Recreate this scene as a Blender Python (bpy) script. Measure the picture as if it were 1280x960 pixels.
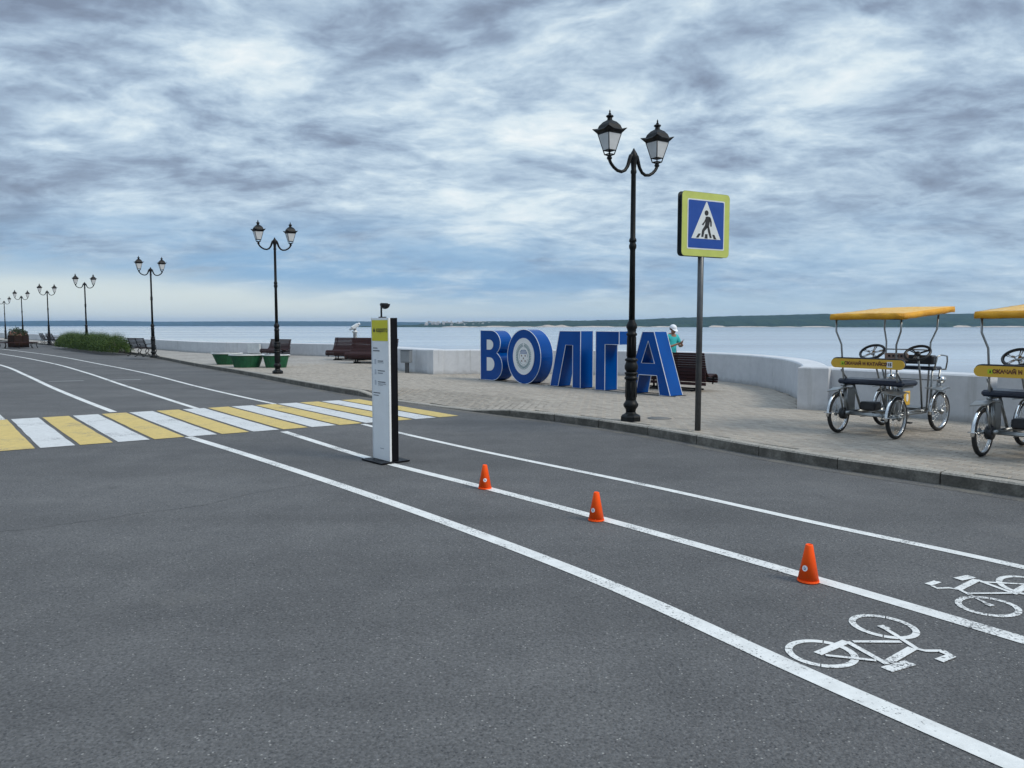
import bpy, bmesh, math, random
from mathutils import Vector, Matrix, noise
random.seed(7)
R = math.radians
sc = bpy.context.scene
for o in list(bpy.data.objects): bpy.data.objects.remove(o)

# ------------------------------------------------------------------ camera
CAM_H = 1.65
PITCH = math.atan(73 / 961.0)
cam_d = bpy.data.cameras.new('camera')
cam = bpy.data.objects.new('camera', cam_d)
sc.collection.objects.link(cam)
cam.location = (0, 0, CAM_H)
cam.rotation_euler = (math.pi / 2 - PITCH, 0, 0)
cam_d.sensor_width = 36
cam_d.lens = 36 * 961 / 1280.0
cam_d.clip_start = 0.1
cam_d.clip_end = 40000
sc.camera = cam

# ------------------------------------------------------------------ light and sky
SUN_EL, SUN_AZ = 42, 118          # azimuth measured clockwise from +Y
sc.view_settings.view_transform = 'Standard'
sc.view_settings.look = 'None'
sc.view_settings.exposure = 0.6
sc.view_settings.gamma = 1
sun_d = bpy.data.lights.new('sun', 'SUN')
sun_d.energy = 1.5
sun_d.angle = R(20)
sun_d.color = (1.0, 0.93, 0.80)
sun = bpy.data.objects.new('sun', sun_d)
sc.collection.objects.link(sun)
sd = Vector((math.sin(R(SUN_AZ)) * math.cos(R(SUN_EL)), math.cos(R(SUN_AZ)) * math.cos(R(SUN_EL)), math.sin(R(SUN_EL))))
sun.rotation_euler = sd.to_track_quat('Z', 'Y').to_euler()

world = bpy.data.worlds.new('World')
sc.world = world
world.use_nodes = True


class NT:
    """tiny node-tree writer"""
    def __init__(s, nt):
        s.nt = nt; s.N = nt.nodes; s.L = nt.links
    def n(s, typ, **kw):
        nd = s.N.new(typ)
        for k, v in kw.items():
            if k.startswith('i_'):
                key = k[2:].replace('_', ' ')
                s.set(nd.inputs[key], v)
            else: setattr(nd, k, v)
        return nd
    def set(s, sock, v):
        if isinstance(v, bpy.types.NodeSocket): s.L.new(v, sock)
        else:
            if isinstance(v, (tuple, list)) and len(v) == 3 and sock.type == 'RGBA': v = (*v, 1)
            sock.default_value = v
    def m(s, op, a, b=0.0, c=0.0, clamp=False):
        nd = s.N.new('ShaderNodeMath'); nd.operation = op; nd.use_clamp = clamp
        s.set(nd.inputs[0], a); s.set(nd.inputs[1], b); s.set(nd.inputs[2], c)
        return nd.outputs[0]
    def vm(s, op, a, b=None, scale=None):
        nd = s.N.new('ShaderNodeVectorMath'); nd.operation = op
        s.set(nd.inputs[0], a)
        if b is not None: s.set(nd.inputs[1], b)
        if scale is not None: s.set(nd.inputs['Scale'], scale)
        return nd.outputs[0]
    def mix(s, f, a, b, blend='MIX'):
        nd = s.N.new('ShaderNodeMix'); nd.data_type = 'RGBA'; nd.blend_type = blend
        s.set(nd.inputs['Factor'], f); s.set(nd.inputs[6], a); s.set(nd.inputs[7], b)
        return nd.outputs[2]
    def noise(s, vec, scale, detail=4, rough=.5, dist=0.0, out='Fac'):
        nd = s.N.new('ShaderNodeTexNoise')
        if vec is not None: s.L.new(vec, nd.inputs['Vector'])
        nd.inputs['Scale'].default_value = scale; nd.inputs['Detail'].default_value = detail
        nd.inputs['Roughness'].default_value = rough; nd.inputs['Distortion'].default_value = dist
        return nd.outputs[out]
    def ramp(s, fac, stops, interp='LINEAR'):
        nd = s.N.new('ShaderNodeValToRGB'); nd.color_ramp.interpolation = interp
        e = nd.color_ramp.elements
        while len(e) < len(stops): e.new(.5)
        for el, (p, c) in zip(e, stops):
            el.position = p
            el.color = (c, c, c, 1) if isinstance(c, (int, float)) else (*c, 1)
        s.set(nd.inputs[0], fac)
        return nd.outputs[0]
    def mr(s, v, a, b, c=0.0, d=1.0, smooth=True):
        nd = s.N.new('ShaderNodeMapRange'); nd.interpolation_type = 'SMOOTHSTEP' if smooth else 'LINEAR'
        s.set(nd.inputs[0], v)
        for i, x in enumerate((a, b, c, d)): nd.inputs[i + 1].default_value = x
        return nd.outputs[0]


def build_sky():
    t = NT(world.node_tree); t.N.clear()
    sky = t.n('ShaderNodeTexSky', sky_type='NISHITA', sun_disc=False, sun_elevation=R(SUN_EL), sun_rotation=R(SUN_AZ),
              air_density=1.0, dust_density=1.0, ozone_density=1.5)
    bg1 = t.n('ShaderNodeBackground'); t.L.new(sky.outputs[0], bg1.inputs[0]); bg1.inputs[1].default_value = 0.08
    co = t.n('ShaderNodeTexCoord')
    sep = t.n('ShaderNodeSeparateXYZ'); t.L.new(co.outputs['Generated'], sep.inputs[0])
    x, y, z = sep.outputs
    zc = t.m('MAXIMUM', z, 0.0)
    den = t.m('ADD', zc, 0.19)
    px = t.m('DIVIDE', x, den); py = t.m('DIVIDE', y, den)
    cmb = t.n('ShaderNodeCombineXYZ'); t.L.new(px, cmb.inputs[0]); t.L.new(py, cmb.inputs[1])
    P = cmb.outputs[0]
    mp = t.n('ShaderNodeMapping'); t.L.new(P, mp.inputs[0])
    mp.inputs['Rotation'].default_value = (0, 0, R(-28)); mp.inputs['Scale'].default_value = (1.35, 1.7, 1)
    mp.inputs['Location'].default_value = (6.1, 2.9, 0)
    Q = mp.outputs[0]
    warp = t.noise(Q, 1.0, 3, .5, out='Color')
    Qw = t.vm('ADD', Q, t.vm('SCALE', t.vm('SUBTRACT', warp, (.5, .5, .5)), scale=.45))
    big = t.noise(Qw, 0.42, 2, .5)
    mid = t.noise(Qw, 1.7, 5, .55)
    fine = t.noise(Qw, 5.5, 7, .62)
    puff = t.m('ABSOLUTE', t.m('SUBTRACT', t.noise(Qw, 3.0, 5, .6), .5))      # 0 at crests
    s = t.m('ADD', t.m('MULTIPLY', big, 0.44), t.m('MULTIPLY', mid, 0.70))
    s = t.m('ADD', s, t.m('MULTIPLY', fine, 0.36))
    s = t.m('SUBTRACT', s, t.m('MULTIPLY', puff, .46))
    s = t.m('SUBTRACT', s, 0.212)                          # mean ~ .5
    elev = t.m('ARCTAN2', zc, t.m('SQRT', t.m('ADD', t.m('MULTIPLY', x, x), t.m('MULTIPLY', y, y))))
    deg = t.m('MULTIPLY', elev, 180 / math.pi)
    az = t.m('MULTIPLY', t.m('ARCTAN2', x, y), 180 / math.pi)     # 0 ahead, + right
    s = t.m('SUBTRACT', s, t.mr(deg, 12, 24, 0, .05))
    s = t.m('ADD', t.m('MULTIPLY', t.m('SUBTRACT', s, .5), t.mr(deg, 2, 15, .6, 1.0)), .5)
    glow = t.m('MULTIPLY', t.mr(t.m('ABSOLUTE', t.m('SUBTRACT', az, 6.0)), 0, 30, 1, 0), t.mr(t.m('ABSOLUTE', t.m('SUBTRACT', deg, 12.0)), 0, 9, 1, 0))
    s = t.m('ADD', s, t.m('MULTIPLY', glow, 0.06))
    cloud = t.ramp(s, [(0.31, (.142, .176, .236)), (0.40, (.192, .246, .325)), (0.48, (.268, .345, .435)), (0.56, (.365, .452, .53)), (0.64, (.49, .565, .605)), (.75, (.62, .655, .66))])
    # blue clear strip under the cloud deck, left of the view
    wav = t.noise(Q, 0.6, 4, .55)
    blue_edge = t.m('ADD', deg, t.m('MULTIPLY', t.m('SUBTRACT', wav, .5), 6.0))
    blue = t.m('MULTIPLY', t.mr(blue_edge, 4.2, 8.6, 1, 0), t.mr(az, -14, 34, 1.0, 0.35))
    streak = t.mr(t.noise(Qw, 1.1, 6, .6), .42, .64, 1.0, .25)
    cloud = t.mix(t.m('MULTIPLY', t.m('MULTIPLY', blue, streak), .92), cloud, (.155, .285, .445))
    # pale cream band near the horizon
    cream_edge = t.m('SUBTRACT', deg, t.mr(az, -34, 0, 3.6, 1.6))
    cream = t.m('MULTIPLY', t.mr(t.m('ADD', cream_edge, t.m('MULTIPLY', t.m('SUBTRACT', wav, .5), 2.2)), -1.3, 1.6, 1, 0), t.mr(az, -10, 36, .92, .7))
    cloud = t.mix(cream, cloud, t.mix(t.mr(az, -20, 22, 0, 1), (.50, .55, .53), (.39, .49, .53)))
    # heavier overcast brightens smoothly towards the zenith
    lift = t.mr(deg, 24, 80, 1.0, 2.7)
    vs = t.vm('SCALE', cloud, scale=lift)
    bg2 = t.n('ShaderNodeBackground'); t.L.new(vs, bg2.inputs[0]); bg2.inputs[1].default_value = 1.0
    mx = t.n('ShaderNodeMixShader'); mx.inputs[0].default_value = 0.93
    t.L.new(bg1.outputs[0], mx.inputs[1]); t.L.new(bg2.outputs[0], mx.inputs[2])
    out = t.n('ShaderNodeOutputWorld'); t.L.new(mx.outputs[0], out.inputs[0])


build_sky()

# ------------------------------------------------------------------ materials
MATS = {}


def mat(name, col=(.5, .5, .5), rough=.6, metal=0.0, spec=.5, var=0.08, vscale=8.0, bump=0.0, bscale=60.0, trans=0.0, coat=0.0, dirt=None, fn=None):
    if name in MATS: return MATS[name]
    m = bpy.data.materials.new(name); m.use_nodes = True
    t = NT(m.node_tree)
    b = t.N['Principled BSDF']
    b.inputs['Roughness'].default_value = rough
    b.inputs['Metallic'].default_value = metal
    b.inputs['Specular IOR Level'].default_value = spec
    if trans: b.inputs['Transmission Weight'].default_value = trans
    if coat: b.inputs['Coat Weight'].default_value = coat
    tc = t.n('ShaderNodeNewGeometry').outputs['Position']
    if fn: fn(t, b, tc)
    else:
        n1 = t.noise(tc, vscale, 5, .6)
        f = t.mr(n1, .3, .7, 1 - var, 1 + var, smooth=False)
        c = t.vm('SCALE', (col[0], col[1], col[2]), scale=f)
        if dirt:
            n2 = t.mr(t.noise(tc, vscale * .6, 6, .65), .52, .72)
            c = t.mix(t.m('MULTIPLY', n2, dirt[1]), c, dirt[0])
        t.L.new(c, b.inputs['Base Color'])
        t.L.new(t.mr(n1, .3, .7, rough * .85, min(1, rough * 1.15)), b.inputs['Roughness'])
        if bump:
            bn = t.n('ShaderNodeBump'); bn.inputs['Strength'].default_value = bump; bn.inputs['Distance'].default_value = .01
            t.L.new(t.noise(tc, bscale, 4, .6), bn.inputs['Height']); t.L.new(bn.outputs[0], b.inputs['Normal'])
    MATS[name] = m
    return m


def asphalt_color(t, tc):
    n1 = t.noise(tc, .45, 6, .65)
    n2 = t.noise(tc, 2.2, 4, .6)
    n3 = t.noise(tc, 55, 3, .7)
    c = t.ramp(t.m('ADD', t.m('MULTIPLY', n1, .65), t.m('MULTIPLY', n2, .35)), [(.36, (.082, .0815, .0825)), (.5, (.100, .099, .0995)), (.64, (.118, .1165, .116))])
    c = t.vm('SCALE', c, scale=t.mr(n3, .25, .75,   .58, 1.42, smooth=False))
    vo = t.n('ShaderNodeTexVoronoi'); vo.inputs['Scale'].default_value = 88; t.L.new(tc, vo.inputs['Vector'])
    sepc = t.n('ShaderNodeSeparateColor'); t.L.new(vo.outputs['Color'], sepc.inputs[0])
    c = t.vm('SCALE', c, scale=t.mr(sepc.outputs[2], 0, 1, .82, 1.18, smooth=False))
    pick = t.m('MULTIPLY', t.m('GREATER_THAN', sepc.outputs[0], .975), t.m('LESS_THAN', vo.outputs['Distance'], .42))
    c = t.mix(t.m('MULTIPLY', pick, .6), c, (.36, .35, .33))
    pick2 = t.m('MULTIPLY', t.m('GREATER_THAN', sepc.outputs[1], .90), t.m('LESS_THAN', vo.outputs['Distance'], .5))
    c = t.mix(t.m('MULTIPLY', pick2, .6), c, (.03, .032, .036))
    return c, n3, vo


def asphalt_fn(t, b, tc):
    c, n3, vo = asphalt_color(t, tc)
    # patched repair areas and tyre-polished streaks along the road
    mp = t.n('ShaderNodeMapping'); t.L.new(tc, mp.inputs[0]); mp.inputs['Rotation'].default_value = (0, 0, R(-127.7)); mp.inputs['Scale'].default_value = (.05, 1.0, 1)
    st = t.noise(mp.outputs[0], .9, 3, .5)
    c = t.vm('SCALE', c, scale=t.mr(st, .35, .65, .91, 1.07))
    oil = t.mr(t.noise(tc, 1.1, 6, .7, .5), .60, .70)
    c = t.vm('SCALE', c, scale=t.m('SUBTRACT', 1.0, t.m('MULTIPLY', oil, .17)))
    dust = t.mr(t.noise(tc, .8, 5, .7), .56, .72)
    c = t.mix(t.m('MULTIPLY', dust, .22), c, (.17, .162, .15))
    t.L.new(c, b.inputs['Base Color'])
    b.inputs['Roughness'].default_value = .82
    b.inputs['Specular IOR Level'].default_value = .32
    bn = t.n('ShaderNodeBump'); bn.inputs['Strength'].default_value = .75; bn.inputs['Distance'].default_value = .006
    h = t.m('ADD', n3, t.m('MULTIPLY', vo.outputs['Distance'], -.8))
    t.L.new(h, bn.inputs['Height']); t.L.new(bn.outputs[0], b.inputs['Normal'])


def paint_fn(col, wear):
    def f(t, b, tc):
        a, n3, vo = asphalt_color(t, tc)
        n = t.m('ADD', t.m('MULTIPLY', t.noise(tc, 1.6, 6, .65), .45), t.m('MULTIPLY', t.noise(tc, 60, 3, .75), .55))
        k = t.mr(n, wear - .035, wear + .035, 1, 0)
        n5 = t.noise(tc, 9, 5, .65)
        pc = t.vm('SCALE', col, scale=t.mr(n5, .3, .7, .84, 1.08, smooth=False))
        c = t.mix(k, pc, t.vm('SCALE', a, scale=1.25))
        t.L.new(c, b.inputs['Base Color'])
        b.inputs['Roughness'].default_value = .62
        bn = t.n('ShaderNodeBump'); bn.inputs['Strength'].default_value = .4; bn.inputs['Distance'].default_value = .004
        t.L.new(n3, bn.inputs['Height']); t.L.new(bn.outputs[0], b.inputs['Normal'])
    return f


def paver_fn_for(k):
  def paver_fn(t, b, tc):
      n1 = t.noise(tc, .5, 4, .6); n2 = t.noise(tc, 7.0, 2, .5); n3 = t.noise(tc, 90, 3, .7); n4 = t.noise(tc, 2.1, 3, .6)
      v = t.m('ADD', t.m('MULTIPLY', n1, .35), t.m('ADD', t.m('MULTIPLY', n2, .4), t.m('MULTIPLY', n4, .25)))
      c = t.ramp(v, [(.32, (.285, .252, .214)), (.5, (.325, .289, .246)), (.68, (.37, .331, .284))])
      c = t.vm('SCALE', c, scale=t.mr(n3, .25, .75, .82 * k, 1.16 * k, smooth=False))
      t.L.new(c, b.inputs['Base Color'])
      b.inputs['Roughness'].default_value = .85; b.inputs['Specular IOR Level'].default_value = .3
      bn = t.n('ShaderNodeBump'); bn.inputs['Strength'].default_value = .35; bn.inputs['Distance'].default_value = .004
      t.L.new(n3, bn.inputs['Height']); t.L.new(bn.outputs[0], b.inputs['Normal'])
  return paver_fn


def far_paver_fn(t, b, tc):
    mp = t.n('ShaderNodeMapping'); t.L.new(tc, mp.inputs[0]); mp.inputs['Rotation'].default_value = (0, 0, R(-127.7))
    br = t.n('ShaderNodeTexBrick'); t.L.new(mp.outputs[0], br.inputs['Vector'])
    br.inputs['Scale'].default_value = 1; br.inputs['Brick Width'].default_value = .2; br.inputs['Row Height'].default_value = .1
    br.inputs['Mortar Size'].default_value = .005; br.inputs['Mortar Smooth'].default_value = .3
    br.inputs['Color1'].default_value = (.27, .25, .225, 1); br.inputs['Color2'].default_value = (.37, .345, .315, 1)
    br.inputs['Mortar'].default_value = (.13, .12, .105, 1)
    n1 = t.noise(tc, .5, 4, .6)
    c = t.vm('SCALE', br.outputs[0], scale=t.mr(n1, .3, .7, .85, 1.12, smooth=False))
    t.L.new(c, b.inputs['Base Color']); b.inputs['Roughness'].default_value = .85; b.inputs['Specular IOR Level'].default_value = .3


def kerb_fn(t, b, tc):
    n1 = t.noise(tc, 3.2, 7, .75); n3 = t.noise(tc, 40, 4, .7)
    c = t.ramp(n1, [(.35, (.070, .063, .053)), (.5, (.105, .096, .082)), (.66, (.20, .185, .16))])
    # rubbed pale upper arris
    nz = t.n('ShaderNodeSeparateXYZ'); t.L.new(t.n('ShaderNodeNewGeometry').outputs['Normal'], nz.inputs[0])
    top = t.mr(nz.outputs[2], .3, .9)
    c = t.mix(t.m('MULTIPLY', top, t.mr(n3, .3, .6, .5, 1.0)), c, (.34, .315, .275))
    c = t.vm('SCALE', c, scale=t.mr(n3, .25, .75, .72, 1.25, smooth=False))
    t.L.new(c, b.inputs['Base Color']); b.inputs['Roughness'].default_value = .9
    bn = t.n('ShaderNodeBump'); bn.inputs['Strength'].default_value = .6; bn.inputs['Distance'].default_value = .008
    t.L.new(n3, bn.inputs['Height']); t.L.new(bn.outputs[0], b.inputs['Normal'])


def wall_fn(t, b, tc):
    n1 = t.noise(tc, .9, 5, .6); n2 = t.noise(tc, 6, 6, .7); n3 = t.noise(tc, 80, 3, .6)
    c = t.ramp(t.m('ADD', t.m('MULTIPLY', n1, .5), t.m('MULTIPLY', n2, .5)), [(.32, (.45, .462, .485)), (.5, (.53, .542, .565)), (.7, (.61, .622, .64))])
    # drip stains: noise stretched down the face
    mp = t.n('ShaderNodeMapping'); t.L.new(tc, mp.inputs[0]); mp.inputs['Scale'].default_value = (3.5, 3.5, .22)
    d = t.mr(t.noise(mp.outputs[0], 1.6, 5, .6), .56, .74)
    c = t.mix(t.m('MULTIPLY', d, .5), c, (.30, .30, .29))
    sp = t.n('ShaderNodeSeparateXYZ'); t.L.new(tc, sp.inputs[0])
    splash = t.m('MULTIPLY', t.mr(t.m('ADD', sp.outputs[2], t.m('MULTIPLY', n2, .18)), .2, .36, 1, 0), .55)
    c = t.mix(splash, c, (.27, .26, .24))
    t.L.new(c, b.inputs['Base Color']); b.inputs['Roughness'].default_value = .75; b.inputs['Specular IOR Level'].default_value = .35
    bn = t.n('ShaderNodeBump'); bn.inputs['Strength'].default_value = .25; bn.inputs['Distance'].default_value = .006
    t.L.new(n3, bn.inputs['Height']); t.L.new(bn.outputs[0], b.inputs['Normal'])


def water_fn(t, b, tc):
    mp = t.n('ShaderNodeMapping'); t.L.new(tc, mp.inputs[0]); mp.inputs['Scale'].default_value = (.0012, .0075, 1); mp.inputs['Rotation'].default_value = (0, 0, R(6))
    n1 = t.noise(mp.outputs[0], 1.0, 6, .6, .4)
    c = t.ramp(n1, [(.36, (.27, .30, .34)), (.5, (.42, .44, .47)), (.64, (.55, .56, .58))])
    t.L.new(c, b.inputs['Base Color'])
    t.L.new(t.mr(n1, .35, .65, .22, .08), b.inputs['Roughness'])
    b.inputs['IOR'].default_value = 1.33
    m2 = t.n('ShaderNodeMapping'); t.L.new(tc, m2.inputs[0]); m2.inputs['Scale'].default_value = (.35, .9, 1)
    bn = t.n('ShaderNodeBump'); bn.inputs['Strength'].default_value = .016; bn.inputs['Distance'].default_value = .2
    t.L.new(t.noise(m2.outputs[0], 1.0, 4, .55), bn.inputs['Height']); t.L.new(bn.outputs[0], b.inputs['Normal'])


def forest_fn(t, b, tc):
    n1 = t.noise(tc, .012, 5, .65); n2 = t.noise(tc, .08, 4, .7)
    c = t.ramp(t.m('ADD', t.m('MULTIPLY', n1, .5), t.m('MULTIPLY', n2, .5)), [(.35, (.008, .022, .010)), (.5, (.020, .042, .018)), (.68, (.045, .072, .028))])
    t.L.new(c, b.inputs['Base Color']); b.inputs['Roughness'].default_value = 1; b.inputs['Specular IOR Level'].default_value = .1


def leaf_fn(t, b, tc):
    n1 = t.noise(tc, 2.6, 4, .6); n2 = t.noise(tc, 40, 2, .6)
    c = t.ramp(t.m('ADD', t.m('MULTIPLY', n1, .6), t.m('MULTIPLY', n2, .4)), [(.34, (.018, .042, .010)), (.5, (.048, .088, .018)), (.66, (.105, .150, .032))])
    t.L.new(c, b.inputs['Base Color']); b.inputs['Roughness'].default_value = .7; b.inputs['Specular IOR Level'].default_value = .3


def blue_fn(t, b, tc):
    n1 = t.noise(tc, 1.4, 3, .5); n2 = t.noise(tc, 9, 4, .6)
    c = t.ramp(n1, [(.35, (.0003, .052, .245)), (.65, (.0003, .064, .29))])
    t.L.new(c, b.inputs['Base Color'])
    b.inputs['Roughness'].default_value = .2; b.inputs['Specular IOR Level'].default_value = .22


def canopy_fn(t, b, tc):
    n1 = t.noise(tc, 4, 4, .6); n2 = t.noise(tc, 18, 4, .6, 1.5)
    c = t.ramp(n1, [(.35, (.60, .265, .004)), (.65, (.74, .36, .010))])
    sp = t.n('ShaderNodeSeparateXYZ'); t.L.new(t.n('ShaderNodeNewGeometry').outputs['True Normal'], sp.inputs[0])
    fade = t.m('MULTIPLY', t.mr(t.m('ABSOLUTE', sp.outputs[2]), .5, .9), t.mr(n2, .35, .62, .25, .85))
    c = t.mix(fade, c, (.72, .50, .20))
    d = t.mr(t.noise(tc, 7, 6, .7), .55, .70)
    c = t.mix(t.m('MULTIPLY', d, .3), c, (.42, .20, .02))
    t.L.new(c, b.inputs['Base Color']); b.inputs['Roughness'].default_value = .6
    bn = t.n('ShaderNodeBump'); bn.inputs['Strength'].default_value = .6; bn.inputs['Distance'].default_value = .02
    t.L.new(n2, bn.inputs['Height']); t.L.new(bn.outputs[0], b.inputs['Normal'])


M_ASPH = mat('asphalt', fn=asphalt_fn)
M_WHITE_LINE = mat('white_road_paint', fn=paint_fn((.68, .68, .66), .43))
M_WHITE_ZEB = mat('white_crossing_paint', fn=paint_fn((.58, .585, .58), .41))
M_YEL_ZEB = mat('yellow_crossing_paint', fn=paint_fn((.57, .42, .13), .41))
M_SYMBOL = mat('worn_symbol_paint', fn=paint_fn((.70, .70, .68), .45))
M_OLD_LINE = mat('worn_road_paint', fn=paint_fn((.40, .41, .41), .46))
M_PAVERS = [mat('paver_' + n_, fn=paver_fn_for(k_)) for n_, k_ in (('light', 1.08), ('mid', 1.01), ('warm', .97), ('dark', .90))]
M_FARPAVE = mat('far_paving', fn=far_paver_fn)
M_JOINT = mat('joint_sand', (.07, .062, .052), .95, var=.25, vscale=20)
M_KERB = mat('kerb_concrete', fn=kerb_fn)
M_WALL = mat('painted_concrete', fn=wall_fn)
M_WATER = mat('river_water', fn=water_fn)
M_FOREST = mat('forest', fn=forest_fn)
M_SAND = mat('sand_cliff', (.50, .43, .36), .95, var=.3, vscale=.02)
M_HOUSE = mat('house_render', (.34, .33, .32), .9, var=.4, vscale=.02)
M_IRON = mat('black_iron', (.007, .008, .009), .48, metal=.0, spec=.22, var=.3, vscale=25, bump=.15, bscale=120)
M_FROST = mat('frosted_glass', (.56, .58, .60), .35, var=.06)
M_STEEL = mat('sign_steel', (.10, .105, .11), .45, metal=.6, var=.2, vscale=12)
M_SIGNBACK = mat('sign_back', (.045, .055, .06), .5, metal=.3, var=.15)
M_LIME = mat('lime_sheeting', (.46, .52, .12), .4, var=.05)
M_SWHITE = mat('white_sheeting', (.62, .66, .68), .4, var=.04)
M_SBLUE = mat('blue_sheeting', (.002, .052, .30), .35, var=.05)
M_BLACK = mat('black_print', (.010, .010, .012), .5, var=.1)
M_TOTEM = mat('totem_panel', (.74, .76, .78), .35, var=.03)
M_TOTEM_EDGE = mat('totem_edge', (.66, .69, .72), .3, metal=.2, var=.03)
M_TOTEM_SIDE = mat('totem_side', (.004, .004, .006), .45, spec=.15, var=.05)
M_TYEL = mat('totem_yellow', (.62, .56, .010), .4, var=.03)
M_GREYINK = mat('grey_print', (.09, .10, .12), .5, var=.05)
M_PALEINK = mat('pale_print', (.28, .30, .34), .5, var=.05)
M_ORANGE = mat('orange_plastic', (1.0, .10, .008), .6, spec=.25, var=.05)
M_STICK = mat('sticker_white', (.78, .78, .80), .4, var=.03)
M_BLUE = mat('blue_letter_panel', fn=blue_fn)
M_LTRIM = mat('white_trim', (.70, .73, .78), .4, var=.04)
M_DISC = mat('emblem_disc', (.72, .72, .72), .45, var=.04)
M_TEAL = mat('emblem_teal', (.04, .15, .17), .5, var=.15)
M_EBLUE = mat('emblem_blue', (.06, .14, .34), .5, var=.15)
M_EBROWN = mat('emblem_brown', (.12, .055, .035), .5, var=.15)
M_WOOD = mat('burgundy_slat', (.034, .013, .013), .55, spec=.25, var=.35, vscale=14, bump=.2, bscale=70)
M_WOOD2 = mat('dark_brown_slat', (.024, .013, .010), .6, spec=.2, var=.35, vscale=14, bump=.2, bscale=70)
M_GREEN = mat('green_plank', (.008, .085, .035), .5, var=.3, vscale=10)
M_WTOP = mat('white_rim', (.60, .62, .62), .5, var=.12, vscale=6)
M_SOIL = mat('soil', (.36, .36, .34), .9, var=.2)
M_LEAF = mat('hedge_leaf', fn=leaf_fn)
M_LEAF2 = mat('flower_leaf', (.035, .06, .025), .7, var=.4, vscale=10)
M_PINK = mat('flower_pink', (.42, .20, .16), .7, var=.4, vscale=10)
M_BARK = mat('stem', (.06, .045, .03), .9, var=.3)
M_CHROME = mat('chrome', (.62, .63, .64), .16, metal=1.0, var=.08, vscale=20)
M_ALU = mat('brushed_tube', (.30, .31, .31), .33, metal=.9, var=.12, vscale=20)
M_RUBBER = mat('tyre_rubber', (.014, .014, .015), .75, var=.2, vscale=30)
M_DARKPL = mat('black_plastic', (.014, .015, .018), .42, var=.2)
M_NAVY = mat('navy_vinyl', (.012, .018, .035), .42, var=.2, bump=.2, bscale=30)
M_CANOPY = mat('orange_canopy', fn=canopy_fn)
M_BOARD = mat('ad_board_yellow', (.66, .40, .045), .4, var=.05)
M_INK = mat('dark_red_ink', (.10, .018, .016), .5, var=.05)
M_LOGO = mat('logo_lime', (.40, .52, .02), .5, var=.05)
M_TAN = mat('tan_panel', (.34, .24, .20), .5, var=.15, vscale=12)
M_TEE = mat('turquoise_cloth', (.03, .42, .44), .85, var=.1, vscale=12, bump=.5, bscale=14)
M_CAP = mat('white_cloth', (.72, .74, .78), .85, var=.05)
M_SKIN = mat('skin', (.30, .15, .095), .55, var=.08)
M_HAIR = mat('dark_hair', (.02, .014, .01), .6)
M_TROUSER = mat('navy_trousers', (.03, .035, .05), .85, var=.1, bump=.4, bscale=14)
M_SHOE = mat('shoe', (.05, .05, .055), .6)
M_SCOPE = mat('telescope_white', (.60, .62, .63), .4, metal=.2, var=.08)
M_BOXGREY = mat('cabinet_grey', (.22, .24, .26), .5, metal=.3, var=.12, vscale=6)
M_CRACK = mat('crack_fill', (.03, .03, .032), .9)


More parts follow.
